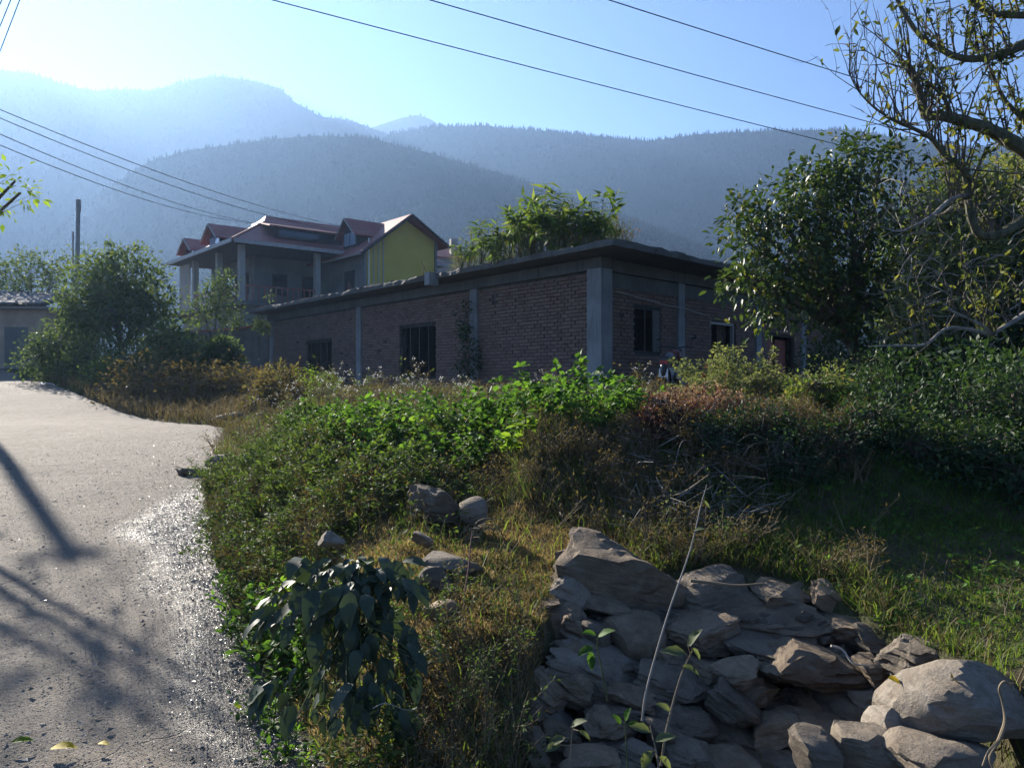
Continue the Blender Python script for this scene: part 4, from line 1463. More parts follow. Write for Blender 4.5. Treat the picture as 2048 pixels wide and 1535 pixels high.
def put(name, pr, p, label, cat, group=None, scale=1.0, rz=None, tilt=.12):
    t = empty(name, p, label, cat, group)
    t.rotation_euler = (random.uniform(-tilt, tilt), random.uniform(-tilt, tilt), random.uniform(0, 6.28) if rz is None else rz)
    t.scale = (scale * random.uniform(.9, 1.12),) * 2 + (scale * random.uniform(.85, 1.15),)
    for k_, me in pr.items():
        if k_ != 'raw':
            o = link(k_, me, t)
            if k_ == 'flower_head':
                o['kind'] = 'stuff'
    return t


def put1(name, me, p, label, cat, group=None, scale=1.0, tilt=.12):
    o = link(name, me, None, p, (random.uniform(-tilt, tilt), random.uniform(-tilt, tilt), random.uniform(0, 6.28)),
             (scale * random.uniform(.9, 1.12),) * 2 + (scale * random.uniform(.85, 1.15),))
    return tag(o, label, cat, group)


def cluster_tree(name, label, cat, base, lobes, ncl, per, clr, L, W, leaf_m, bark_m, tr, shape=OVAL, droop=.5, seed=1, group=None, shoots=(), stems=1, shell=.55, flat=1.0, limbshow=True):
    """trunk, limbs to every lobe, twigs to leaf clusters; lobes: (centre, radii)"""
    g = np.random.default_rng(seed)
    base = np.asarray(base, float)
    t = empty(name, base, label, cat, group)
    C = np.array([l[0] for l in lobes]); Rd = np.array([np.broadcast_to(l[1], 3) for l in lobes], float)
    mid = C.mean(0)
    tube = []
    fork = base + (mid - base) * np.array([.45, .45, .42])
    for s in range(stems):
        b = base + np.array([g.normal(0, .12), g.normal(0, .12), -.2]) * (s > 0) - [0, 0, .15]
        P = spline([b, b + (fork - b) * .5 + g.normal(0, .06, 3), fork + g.normal(0, .08, 3) * (s > 0)], 5)
        tube += tube_arrays(P, np.linspace(tr, tr * .72, len(P)), 8, wob=.06, g=g)
    limb_pts = []
    for c in C:
        m_ = fork + (c - fork) * .5 + g.normal(0, .08, 3) + [0, 0, .12]
        P = spline([fork - (mid - base) * .05, m_, c], 6)
        limb_pts.append(P)
        tube += tube_arrays(P, np.linspace(tr * .55, tr * .12, len(P)), 6, wob=.05, g=g)
    vol = Rd.prod(1) ** (1 / 1.5)
    li = g.choice(len(lobes), ncl, p=vol / vol.sum())
    u = unit(g.normal(0, 1, (ncl, 3))); rr = shell + (1 - shell) * g.random(ncl) ** .6
    rr = np.where(g.random(ncl) < .25, rr * .6, rr)
    K = C[li] + u * Rd[li] * rr[:, None]
    A, B = [], []
    for k in range(ncl):
        P = limb_pts[li[k]]
        q = P[g.integers(len(P) // 2, len(P))]
        m_ = (q + K[k]) / 2 + g.normal(0, .05, 3)
        A += [q, m_]; B += [m_, K[k] + u[k] * clr * .5]
    twr = max(tr * .06, .005)
    Vt, Ft, rt = seg_arrays(A, B, np.tile([twr, twr * .7], ncl), np.tile([twr * .7, twr * .3], ncl), 3)
    tube.append((Vt, Ft, 0, None))
    n = ncl * per
    ci = np.repeat(np.arange(ncl), per)
    off = g.normal(0, 1, (n, 3)) * clr * .55; off[:, 2] *= flat
    P = K[ci] + off
    for (p0, p1, cnt) in shoots:
        p0 = np.asarray(p0); p1 = np.asarray(p1)
        tt = np.sort(g.random(cnt))[:, None]
        P = np.vstack([P, p0 + (p1 - p0) * tt])
        off = np.vstack([off, g.normal(0, 1, (cnt, 3)) * clr])
        Vt, Ft, _ = seg_arrays([p0 - [0, 0, .25]], [p1], .010, .004, 4)
        tube.append((Vt, Ft, 0, None))
    n = len(P)
    D = unit(unit(off) * .9 + np.vstack([u[ci] * .5, np.zeros((n - len(ci), 3))]) + np.array([0, 0, -droop]) + g.normal(0, .35, (n, 3)))
    N = unit(np.array([0, 0, 1.]) + g.normal(0, .5, (n, 3)))
    l = L * g.uniform(.55, 1.2, n)
    Vf, Ff, rf = leaf_arrays(P, D, N, l, l * W / L, shape, None, g)
    link("trunk", np_mesh("trunk", [(p[0] - base, p[1], 0, None) for p in tube], M[bark_m], False), t)
    o = link("crown", np_mesh("crown", [(Vf - base, Ff, 0, rf)], M[leaf_m]), t)
    tag(o, kind="stuff")
    return t


def lob(px, py, d, rpx, rz=1.0, ry=1.0):
    r = rpx / F * d
    return (at(px, py, d), (r, r * ry, r * rz))


# ------------------------------------------------------------------ the fruit tree on the right
cluster_tree("fruit_tree", "dense dark glossy-leaved fruit tree before the brick house's shaded wing", "tree", on_ground(1738, 13.2),
             [lob(1512, 560, 12.6, 88), lob(1490, 480, 12.9, 62), lob(1486, 430, 13.3, 48, .8), lob(1560, 430, 12.9, 88), lob(1600, 500, 12.5, 98), lob(1640, 400, 13.2, 92), lob(1590, 385, 13.3, 46, 1.1),
              lob(1700, 450, 12.6, 110), lob(1720, 350, 13.4, 88), lob(1690, 560, 12.6, 96), lob(1570, 600, 12.6, 66), lob(1780, 400, 13.2, 105), lob(1790, 520, 12.8, 100), lob(1640, 360, 13.3, 52), lob(1760, 315, 13.4, 60, .8), lob(1740, 610, 12.4, 80), lob(1660, 625, 12.4, 56), lob(1810, 610, 12.6, 85), lob(1530, 610, 12.5, 45)],
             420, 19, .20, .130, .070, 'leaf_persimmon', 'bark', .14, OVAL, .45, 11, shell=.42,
             shoots=((at(1575, 380, 13.2), at(1580, 298, 13.2), 22), (at(1640, 370, 13.2), at(1640, 328, 13.2), 12), (at(1500, 415, 13.1), at(1450, 408, 13.0), 14), (at(1720, 330, 13.2), at(1735, 290, 13.2), 12), (at(1595, 640, 12.3), at(1530, 660, 12.2), 12), (at(1500, 620, 12.4), at(1440, 640, 12.3), 14)))

# dark shrubs that fill the shaded right side, behind and below it
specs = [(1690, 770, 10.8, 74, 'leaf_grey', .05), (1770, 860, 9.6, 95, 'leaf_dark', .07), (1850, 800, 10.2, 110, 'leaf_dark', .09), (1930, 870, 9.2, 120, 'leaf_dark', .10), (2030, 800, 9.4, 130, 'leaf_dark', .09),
         (2050, 940, 8.0, 120, 'leaf_dark', .08), (1880, 700, 11.8, 95, 'leaf_dark', .08), (1970, 720, 11.0, 115, 'leaf_dark', .09), (1790, 740, 12.2, 90, 'leaf_dark', .07), (1720, 690, 14.5, 90, 'leaf_dark', .08), (2090, 690, 10.8, 120, 'leaf_dark', .09),
         (1660, 720, 16.5, 70, 'leaf_dark', .08), (1640, 870, 7.4, 60, 'leaf_bank', .05),
         (1740, 920, 6.1, 90, 'leaf_dark', .045), (1840, 950, 5.9, 105, 'leaf_dark', .05), (1950, 960, 5.8, 120, 'leaf_dark', .05), (2060, 990, 5.6, 130, 'leaf_dark', .055), (1660, 950, 5.9, 85, 'leaf_dark', .04),
         (1790, 860, 6.9, 100, 'leaf_dark', .05), (1920, 860, 6.7, 120, 'leaf_dark', .05), (2040, 870, 6.6, 120, 'leaf_dark', .06), (1330, 925, 6.2, 62, 'leaf_purple', .04), (1430, 945, 6.0, 75, 'leaf_dark', .035), (1520, 935, 6.1, 80, 'leaf_dark', .035), (1590, 990, 5.7, 75, 'leaf_dark', .035)]
lbs = ["pale-leaved shrub beside the flat stone steps", "dark shrub right of the flat stone steps, above the shaded grass", "broad dark shrub in shade behind the bank's crest", "large dark shrub overhanging the shaded grass", "dark shrub at the right edge below the grey branches",
       "low dark shrub at the right edge nearest the lawn", "dark shrub under the fruit tree's right side", "dark shrub filling the gap under the pale bare branch", "dark shrub at the fruit tree's foot", "dim shrub beyond the fruit tree's trunk", "dark shrub half out of view at the right edge, under the sparse tree",
       "dim shrub beside the house's last pillar", "olive low shrub under the stone steps",
       "low dark shrub on the shaded slope below the stone steps", "dark shrub halfway down the shaded slope", "broad dark shrub at the shaded slope's foot beside the lit lawn", "dark shrub at the right edge just above the lit lawn", "small dark shrub where the dead branch meets the shaded slope",
       "dark shrub on the slope's crest below the stone steps", "dark shrub on the crest behind the shaded slope's largest shrub", "dark shrub on the crest at the right edge, above the lit lawn", "purple-leaved low shrub under the thicket's right end", "dark small-leaved shrub beside the brush pile", "dark small-leaved shrub between brush pile and stone steps", "dark low shrub where the brush pile meets the shaded slope"]
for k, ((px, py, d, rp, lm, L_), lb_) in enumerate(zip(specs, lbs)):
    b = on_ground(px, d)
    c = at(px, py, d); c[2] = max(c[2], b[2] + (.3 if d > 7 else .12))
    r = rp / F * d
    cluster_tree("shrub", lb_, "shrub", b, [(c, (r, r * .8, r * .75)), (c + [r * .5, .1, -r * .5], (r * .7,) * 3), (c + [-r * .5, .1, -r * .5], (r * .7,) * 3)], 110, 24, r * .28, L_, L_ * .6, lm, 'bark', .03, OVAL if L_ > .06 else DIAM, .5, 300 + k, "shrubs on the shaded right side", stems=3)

# loose, twiggy trees behind the sparse tree's limbs
for k, (lb_, bpx, d, lobes, lm) in enumerate((
        ("loose grey-green tree with tangled pale twigs behind the mossy limbs", 1950, 11.6, [lob(1900, 560, 11.4, 105), lob(1990, 480, 11.8, 110), lob(1850, 640, 11.2, 85, .7), lob(2040, 590, 11.6, 110), lob(1930, 420, 12, 80), lob(2060, 380, 12.2, 90)], 'leaf_grey'),
        ("taller loose tree half out of view at the right edge", 2160, 12.5, [lob(2080, 470, 12.4, 100), lob(2150, 300, 12.6, 130), lob(2200, 450, 12.4, 150), lob(2120, 620, 12.0, 130)], 'leaf_fore'),
        ("dense olive tree filling the view between the fruit tree and the sparse limbs", 1900, 14.5, [lob(1840, 470, 14.5, 95), lob(1900, 400, 14.8, 90), lob(1960, 540, 14.4, 110), lob(1860, 600, 14.2, 100), lob(2020, 640, 14.0, 100), lob(1800, 650, 14.0, 80), lob(1950, 660, 13.8, 100), lob(2040, 450, 14.8, 100)], 'leaf_bank'))):
    cluster_tree("loose_tree", lb_, "tree", on_ground(bpx, d), lobes, 760, 22, .20, .115, .060, lm, 'bark_pale', .08, DIAM, .3, 40 + k, "loose trees at the right", shell=.25, stems=2)

# pale bare twigs hanging through the loose trees
gt = np.random.default_rng(55)
for t in [o for o in list(col.objects) if o.name.startswith("loose_tree")]:
    A, B = [], []
    bx_ = np.array(t.location)
    for _ in range(150):
        px_, py_ = (gt.uniform(1790, 2090), gt.uniform(340, 700))
        d_ = bx_[1] + gt.normal(-.6, .8)
        p = at(px_, py_, d_); dd = unit(np.array([gt.normal(-.2, .8), gt.normal(0, .4), gt.normal(-.1, .6)])); st_ = gt.uniform(.06, .16)
        for _ in range(5):
            q = p + dd * st_; A.append(p); B.append(q); p = q; dd = unit(dd + gt.normal(0, .28, 3) + [0, 0, -.05])
    V, Fx, r_ = seg_arrays(A, B, np.tile([.009, .008, .007, .005, .004], len(A) // 5), np.tile([.008, .007, .005, .004, .002], len(A) // 5), 3)
    link("twigs", np_mesh("twigs", [(V - bx_, Fx, 0, r_)], M['bark_pale']), t)["kind"] = "stuff"

# ------------------------------------------------------------------ the sparse tree leaning in from the right
gb = np.random.default_rng(23)
tb = np.array([6.55, 8.3, hz(6.55, 8.3)])
sparse = empty("sparse_tree", tb, "half-bare mossy-limbed tree leaning in from the right edge with upright twigs", "tree")
trunk_pts = [tb - [0, 0, .2], tb + [-.05, .05, 1.2], tb + [-.12, 0, 2.4], tb + [-.02, .05, 3.6], tb + [.1, 0, 4.9], tb + [.25, .1, 6.2]]
MBt = MB().tube(spline(trunk_pts, 6), np.linspace(.20, .10, 31), 10)
MBt.build("trunk", M['bark_moss'], sparse)


def limb(pts, name="limb", mk='bark_moss'):
    Q = spline([np.r_[at(p[0], p[1], p[2]), p[3] * .74] for p in pts], 6)
    mb = MB(); mb.parts = [(p[0], p[1], 0, None) for p in tube_arrays(Q[:, :3], Q[:, 3], 8, wob=.07, g=gb)]
    mb.build(name, M[mk], sparse)
    return Q


limbs = [limb([(2250, 470, 8.3, .15), (2130, 372, 8.2, .13), (2048, 300, 8.1, .105), (1985, 262, 8.0, .09), (1930, 243, 7.9, .08), (1880, 231, 7.8, .068), (1852, 232, 7.8, .055), (1843, 205, 7.75, .05), (1834, 165, 7.7, .042), (1818, 132, 7.7, .034), (1802, 128, 7.7, .022)]),
         limb([(2230, 20, 8.5, .12), (2120, 55, 8.4, .10), (2048, 88, 8.2, .075), (1990, 112, 8.1, .055), (1930, 117, 8.0, .047), (1880, 98, 8.0, .040), (1838, 68, 7.9, .034), (1805, 20, 7.9, .027), (1780, -40, 7.9, .02)]),
         limb([(2240, 400, 8.3, .12), (2130, 405, 8.1, .10), (2048, 440, 8.0, .075), (2000, 466, 7.9, .062), (1962, 470, 7.85, .056), (1944, 440, 7.8, .052), (1936, 392, 7.8, .050), (1930, 345, 7.75, .046), (1905, 322, 7.7, .040), (1884, 303, 7.7, .036), (1862, 276, 7.65, .030), (1830, 258, 7.6, .026), (1788, 240, 7.55, .020), (1748, 214, 7.5, .014), (1716, 180, 7.5, .010), (1698, 146, 7.5, .006)]),
         limb([(1936, 388, 7.8, .034), (1902, 398, 7.7, .028), (1872, 424, 7.6, .024), (1842, 444, 7.5, .019), (1800, 462, 7.4, .012), (1760, 452, 7.4, .006)], mk='bark_pale'),  # paler bark stands in for sunlight on this side limb
         limb([(2120, 20, 8.4, .07), (2040, 30, 8.3, .05), (1975, 24, 8.2, .04), (1930, -10, 8.2, .03)]),
         limb([(2150, 560, 8.0, .05), (2048, 628, 7.8, .034), (1990, 664, 7.7, .028), (1985, 668, 7.7, .026), (1900, 655, 7.6, .022), (1850, 688, 7.5, .018), (1800, 690, 7.5, .014), (1738, 692, 7.4, .007)], mk='bark_pale'),
         limb([(1985, 666, 7.7, .02), (1950, 642, 7.6, .018), (1905, 622, 7.6, .016), (1880, 604, 7.5, .013), (1845, 612, 7.5, .007)], mk='bark_pale'),
         limb([(2100, 300, 8.2, .06), (2048, 240, 8.2, .04), (2010, 200, 8.1, .028), (1985, 150, 8.0, .018), (1975, 120, 8.0, .012)]),
         limb([(1905, 236, 7.85, .03), (1890, 200, 7.7, .024), (1860, 168, 7.6, .018), (1830, 150, 7.6, .012)])]
sA, sB, sr0, sr1 = [], [], [], []
lp, ld, lrnd = [], [], []


def shoot(p, d, ln, r, nl, curve, leaf_p):
    """one twig of 5 segments with its leaves and side twigs"""
    q = np.array(p); dd = unit(d); step = ln / 5
    for k in range(5):
        dd = unit(dd + curve + gb.normal(0, .10, 3))
        e_ = q + dd * step
        sA.append(q); sB.append(e_); sr0.append(r * (1 - k / 6.5)); sr1.append(r * (1 - (k + 1) / 6.5))
        for _ in range(gb.poisson(leaf_p * step * 14)):
            lp.append(q + (e_ - q) * gb.random()); ld.append(unit(dd * .6 + gb.normal(0, .7, 3) + [0, 0, -.35]))
        if nl > 0 and gb.random() < .55 and k > 0:
            sd_ = unit(dd + gb.normal(0, .65, 3) + [0, 0, .25])
            shoot(e_, sd_, ln * gb.uniform(.25, .5), r * .55, nl - 1, curve * .6, leaf_p)
        q = e_


for li, Q in enumerate(limbs):
    n = len(Q)
    for k in range(n):
        px = 1024 + Q[k, 0] / Q[k, 1] * F; py = 767 - (Q[k, 2] - EYE) / Q[k, 1] * F
        dens = {0: .95, 1: .85, 2: .9, 3: .7, 4: .8, 5: .8, 6: .8, 7: .8, 8: 1.0}[li]
        leafy = np.interp(px, [1700, 1850, 2000, 2150], [.16, .34, .85, 1.1]) * (1.8 if py < 130 and px > 1850 else 1.1) * (1.0 if py < 480 else .8)
        for _ in range(gb.poisson(dens)):
            up = np.array([gb.normal(-.16, .28), gb.normal(0, .25), 1.0]) if gb.random() < .78 else gb.normal(0, 1, 3)
            shoot(Q[k, :3], up, gb.uniform(.25, .75), min(Q[k, 3] * .35, .009) + .0025, 1, np.array([gb.normal(-.02, .06), 0, .05]), leafy)
# the fan of bare whips at the left end of the limbs
for (p0, p1, ln) in (((1716, 180, 7.5), (1700, 90, 7.5), .5), ((1748, 214, 7.5), (1730, 90, 7.5), .7), ((1790, 240, 7.55), (1745, 30, 7.5), 1.05), ((1800, 250, 7.6), (1770, 110, 7.5), .75), ((1815, 255, 7.6), (1755, 60, 7.5), .95),
                     ((1834, 165, 7.7), (1790, 10, 7.6), .8), ((1836, 190, 7.7), (1765, 20, 7.6), .95), ((1842, 200, 7.7), (1820, 40, 7.7), .8), ((1700, 150, 7.5), (1694, 60, 7.5), .4), ((1862, 276, 7.65), (1740, 260, 7.5), .6), ((1830, 258, 7.6), (1720, 262, 7.5), .55)):
    a_ = at(*p0); b_ = at(*p1)
    shoot(a_, b_ - a_, np.linalg.norm(b_ - a_), .009, 1, np.array([-.02, 0, .03]), .14)
Vt, Ft, rt = seg_arrays(sA, sB, np.array(sr0), np.array(sr1), 4)
link("twigs", np_mesh("twigs", [(Vt - tb, Ft, 0, rt)], M['bark']), sparse)["kind"] = "stuff"
lp = np.array(lp); ld = np.array(ld)
ll = gb.uniform(.045, .095, len(lp))
Vf, Ff, rf = leaf_arrays(lp, ld, gb.normal(0, .6, lp.shape) + [0, 0, 1], ll, ll * .46, OVAL, None, gb)
link("crown", np_mesh("crown", [(Vf - tb, Ff, 0, rf)], M['leaf_fore']), sparse)["kind"] = "stuff"

# ------------------------------------------------------------------ greenery along the road's far bend
cluster_tree("leafy_tree", "round leafy tree beside the bare concrete pole, behind the roadside thicket", "tree", on_ground(245, 31), [lob(190, 570, 31, 66), lob(250, 560, 31, 72), lob(300, 590, 30.5, 50), lob(225, 620, 30, 72), lob(300, 650, 30, 60), lob(165, 640, 30.5, 60)], 460, 18, .32, .22, .12, 'leaf_far', 'bark', .14, DIAM, .4, 60, "trees and shrubs by the road's far bend")
cluster_tree("leafy_tree", "pale sunlit tree top behind the roadside hut and poles", "tree", on_ground(95, 40), [lob(60, 540, 40, 42), lob(110, 535, 40, 44), lob(20, 555, 41, 42), lob(90, 580, 39, 50), (at(-30, 560, 41), (1.3,) * 3)], 190, 15, .32, .22, .11, 'leaf_far', 'bark', .13, DIAM, .4, 61, "trees and shrubs by the road's far bend")
cluster_tree("leafy_tree", "small leafy tree in front of the yellow house's veranda", "tree", on_ground(425, 33), [lob(430, 590, 33, 30), lob(450, 570, 33, 22, 1.2), lob(400, 625, 32.5, 34, .8), lob(460, 630, 32.8, 34, .7)], 120, 14, .25, .17, .09, 'leaf_far', 'bark', .07, DIAM, .35, 62, "trees and shrubs by the road's far bend")
cluster_tree("shrub", "bright little shrub growing over the red coping", "shrub", at(520, 680, 31.6), [lob(520, 642, 31.6, 15), lob(535, 588, 32, 9), lob(530, 655, 31.6, 13)], 40, 10, .18, .14, .07, 'leaf_far', 'bark', .04, DIAM, .3, 63, "trees and shrubs by the road's far bend")
specs = [(120, 690, 29, 60, 'leaf_far', "tall vine-hung shrub at the corner of the roadside hut"), (190, 720, 27.5, 62, 'leaf_far', "dark green shrub right of the hut, on the road's edge"), (270, 730, 26.5, 58, 'leaf_far', "leafy shrub in the middle of the roadside thicket"),
         (340, 690, 28, 56, 'leaf_far', "leafy shrub under the yellow house's veranda"), (400, 720, 27, 50, 'leaf_far', "green shrub before the block retaining wall"), (300, 765, 23, 82, 'leaf_dry', "brown dry shrub nearest the road's bend"),
         (390, 775, 22, 72, 'leaf_dry', "russet dry shrub above the white flat stone"), (480, 775, 21.5, 72, 'leaf_dry', "tawny dry shrub left of the brick house's end"), (560, 770, 19, 52, 'leaf_dry', "small dry shrub close to the brick house's far window"), (215, 780, 25.5, 55, 'leaf_bank', "low dark shrub overhanging the road edge"),
         (90, 745, 30.5, 36, 'leaf_bank', "low shrub at the foot of the hut wall"), (445, 700, 26, 34, 'leaf_far', "thin shrub leaning on the retaining wall")]
for k, (px, py, d, rp, lm, lb_) in enumerate(specs):
    b = on_ground(px, d); c = at(px, py, d); r = rp / F * d
    c[2] = max(c[2], b[2] + .3)
    L_ = .14 if lm == 'leaf_far' else .10
    cluster_tree("shrub", lb_, "shrub", b, [(c, (r, r * .8, r * .8)), (c + [r * .5, -.2, -r * .5], (r * .75,) * 3), (c + [-r * .5, -.2, -r * .5], (r * .75,) * 3)], 170, 18, r * .24, L_ * 1.15, L_ * .62, lm, 'stem_dry' if lm == 'leaf_dry' else 'bark', .04, DIAM, .3, 80 + k, "trees and shrubs by the road's far bend", stems=4)

# tree off to the left whose bough tip shows and whose shade falls on the road
cluster_tree("roadside_tree", "leafy tree left of the road, one bough tip reaching into view", "tree", [-11.6, 13.0, hz(-11.6, 13.0)],
             [((-11.4, 13.2, 4.6), (1.5, 1.5, 1.0)), ((-10.9, 13.6, 5.6), (1.2, 1.3, .9)), ((-12.4, 12.6, 5.8), (1.6, 1.6, 1.2)), ((-10.4, 12.6, 3.9), (.9, .9, .6)), ((-12, 14.6, 5.0), (1.4, 1.2, 1.0)), ((-9.4, 12.2, 4.45), (.7, .5, .35)), ((-11.6, 13, 3.2), (1.3, 1.3, .9)), ((-12.8, 13.8, 3.9), (1.5, 1.4, 1.0)), ((-10.8, 12.3, 3.1), (1.0, 1.0, .7)), (at(-20, 378, 12), (.75, .4, .28)), (at(40, 385, 12), (.22, .2, .16)), (at(30, 362, 12), (.2, .2, .08))],
             380, 18, .24, .14, .07, 'leaf_bright', 'bark', .15, DIAM, .4, 90, shell=.4)

# earth-stained rubble packed between the wall's stones
g = np.random.default_rng(91)
n = 520
px_ = g.uniform(1050, 1780, n); py_ = g.uniform(1230, 1535, n)
d_ = np.interp(py_, [1160, 1535], [4.24, 3.38]) + g.uniform(-.02, .10, n)
Pr = np.array([at(a_, b_, c_) for a_, b_, c_ in zip(px_, py_, d_)])
bm = bmesh.new(); bmesh.ops.create_icosphere(bm, subdivisions=1, radius=1.0)
bv = np.array([v.co[:] for v in bm.verts]); bf = np.array([[v.index for v in f.verts] for f in bm.faces]); bm.free()
V = bv[None] * (1 + .22 * g.standard_normal((n, len(bv), 1))) * (g.uniform(.012, .045, n)[:, None, None] * np.array([1.25, 1.0, .75]))
V += Pr[:, None]
o = link("rubble", np_mesh("rubble", [(V.reshape(-1, 3), (bf[None] + (np.arange(n) * len(bv))[:, None, None]).reshape(-1, 3), 0, None)], M['stone_dark']))
tag(o, "small broken stones packed between the blocks of the dry stone wall", "rubble", kind="stuff")

# ------------------------------------------------------------------ thicket and weeds on the bank
def scatter(n, x0, x1, y0, y1, test=None, g=rng):
    out = np.zeros((0, 2))
    while len(out) < n:
        p = np.column_stack([g.uniform(x0, x1, n), g.uniform(y0, y1, n)])
        if test is not None:
            p = p[test(p[:, 0], p[:, 1])]
        out = np.vstack([out, p])
    return out[:n]


def bankside(m=.12):
    return lambda x, y: road_sd(x, y)[0] > m


green = [make_plant(500 + k, .50, .34, 9, 250, .075, .052, OVAL, 'leaf_thicket', 'stem', .25, .25, .006, None, 10) for k in range(5)]
tk = [(px, d, s) for px, d, s in
      [(700, 8.6, .9), (760, 8.2, .95), (650, 8.8, .8), (720, 7.6, .85), (800, 7.8, 1.0), (860, 8.0, 1.05), (830, 7.2, .9), (770, 7.0, .8), (690, 7.2, .75), (900, 7.4, 1.0), (940, 8.0, 1.0), (880, 6.8, .9), (980, 7.6, 1.05), (1030, 7.8, 1.3),
       (1010, 7.0, 1.0), (960, 6.8, .85), (1060, 7.3, 1.1), (1100, 7.8, 1.1), (1150, 7.6, 1.2), (1110, 7.0, 1.0), (1080, 6.6, .85), (1180, 7.0, 1.05), (1210, 7.6, 1.1), (1240, 7.1, .95), (1270, 7.4, .85), (1200, 6.5, .9), (1150, 6.4, .85), (1250, 6.6, .8),
       (1040, 6.5, .75), (930, 6.5, .7), (820, 6.6, .7), (740, 6.6, .7), (660, 7.8, .7), (620, 8.2, .7), (610, 9.0, .75), (1130, 8.6, 1.1), (1020, 8.6, 1.1), (920, 8.8, 1.0), (840, 8.8, .95), (780, 9.2, .9), (1290, 6.9, .7), (1220, 6.2, .7)]]


def bush(name, label, cat, group, pr_list, spots):
    """one bush: several leafy stems growing together"""
    b0 = np.mean([on_ground(px, d) for px, d, _ in spots], 0)
    t = empty(name, b0, label, cat, group)
    for px, d, s_ in spots:
        pr = pr_list[random.randrange(len(pr_list))]
        q = on_ground(px, d) - b0; rt = (random.uniform(-.12, .12), random.uniform(-.12, .12), random.uniform(0, 6.28))
        sc_ = (s_ * random.uniform(.9, 1.12),) * 2 + (s_ * random.uniform(.9, 1.12),)
        for k_ in ('stem', 'foliage'):
            link(k_, pr[k_], t, q, rt, sc_)
    return t


BC = [((640, 8.6), "pale green bush at the thicket's end nearest the road"), ((720, 7.3), "green bush low on the thicket's left front"), ((765, 8.6), "green bush before the brick wall's middle window"), ((850, 7.6), "broad green bush left of the thicket's middle"),
      ((925, 6.7), "low green bush in the thicket's front middle"), ((925, 8.4), "green bush in the thicket's back row below the creeper-clad pillar"), ((1030, 7.9), "tallest dark green bush peaking in the thicket's middle"), ((1060, 6.8), "green bush in front of the tallest one, above the dry slope"),
      ((1140, 8.0), "bright green bush with a high rounded top just left of the corner pillar"), ((1190, 6.6), "spreading green bush at the thicket's lower right"), ((1240, 7.2), "green bush ending the thicket below the corner pillar")]
grp = [[] for _ in BC]
for px, d, s_ in tk:
    i_ = min(range(len(BC)), key=lambda q: ((BC[q][0][0] - px) / 120) ** 2 + ((BC[q][0][1] - d) / .8) ** 2)
    grp[i_].append((px, d, s_ * .90))
for (c_, lb_), sp_ in zip(BC, grp):
    if sp_:
        bush("green_bush", lb_, "bush", "green bushes of the thicket", green, sp_)
yl = make_plant(520, .22, .10, 5, 34, .085, .06, OVAL, 'leaf_bright', 'stem', .3, .3, .005)
for px, d, s in ((1022, 6.15, .9), (1052, 6.05, 1.0)):
    put("leafy_weed", yl, on_ground(px, d, .22), ("yellowing" if px < 1040 else "lime-green") + " small weed low in the thicket's front", "weed", None, s)

bank = [make_plant(540 + k, .34, .24, 9, 210, .038, .022, DIAM, 'leaf_bank', 'stem', .15, .2, .004, None, 14) for k in range(4)]
bankd = [make_plant(550 + k, .40, .20, 10, 150, .036, .014, DIAM, 'leaf_dry', 'stem_dry', .15, .2, .0035, None, 14) for k in range(3)]
# bright clump on the bank near the road
br = [make_plant(560 + k, .36, .20, 9, 130, .062, .032, OVAL, 'leaf_thicket', 'stem', .2, .2, .005, None, 6) for k in range(2)]
bush("green_bush", "lush bright green bush on the bank just above the dock", "bush", "green bushes by the road", br, [(560, 4.5, 1.0), (600, 4.2, 1.0), (620, 4.7, .9), (580, 3.9, .8), (650, 4.4, .7)])
bush("green_bush", "green bush on the bank's road edge left of the dock", "bush", "green bushes by the road", br, [(540, 4.1, .9), (520, 4.4, .8), (520, 3.8, .7), (545, 3.6, .6)])
bush("green_bush", "small green bush by the damp gravel, higher up the road", "bush", "green bushes by the road", br, [(510, 4.9, .9), (470, 5.2, .8), (490, 4.6, .75)])
bush("green_bush", "small bright green bush right behind the dock's top leaves", "bush", "green bushes by the road", br, [(700, 3.95, .8), (725, 4.05, .6)])

bush("green_bush", "small mixed green bush growing up through the dock's left side", "bush", "green bushes by the road", br, [(570, 3.35, .62), (610, 3.15, .5), (590, 3.0, .45)])
bush("green_bush", "thin green bush growing up through the dock's right side", "bush", "green bushes by the road", bank, [(770, 3.2, 1.0), (800, 3.0, .9), (735, 3.0, .9), (790, 3.4, 1.0), (690, 2.95, .8)])

# tall weeds with white heads before the brick wall
tall = [make_plant(580 + k, .85, .26, 8, 90, .06, .022, DIAM, 'leaf_bank' if k < 2 else 'leaf_dry', 'stem_dry', .15, .2, .004, ('flower', 7, .022, .55), 6) for k in range(4)]
for k, p in enumerate(scatter(44, -6.0, 2.4, 9.0, 14.5, lambda x, y: (road_sd(x, y)[0] > .5) & (np.abs(x + .21 * y) < 2.0 + 0 * x) | ((x > -3) & (x < 2) & (y > 10) & (np.sin(x * 31) > .2)))):
    put("flowering_weed", tall[k % 4], (p[0], p[1], hz(*p) - .02), "tall thin weed with white fluffy heads before the brick wall", "weed", "white-headed weeds before the house", random.uniform(.55, 1.0))
yb = make_plant(590, 1.0, .42, 14, 420, .06, .024, DIAM, 'leaf_bright', 'stem', .2, .2, .006, None, 16)
put("yellow_green_shrub", yb, on_ground(628, 13.6), "yellow-green feathery shrub standing before the far window", "shrub", None, .85)
put("yellow_green_shrub", yb, on_ground(660, 14.4), "shorter yellow-green feathery shrub right of its taller twin", "shrub", None, .7)
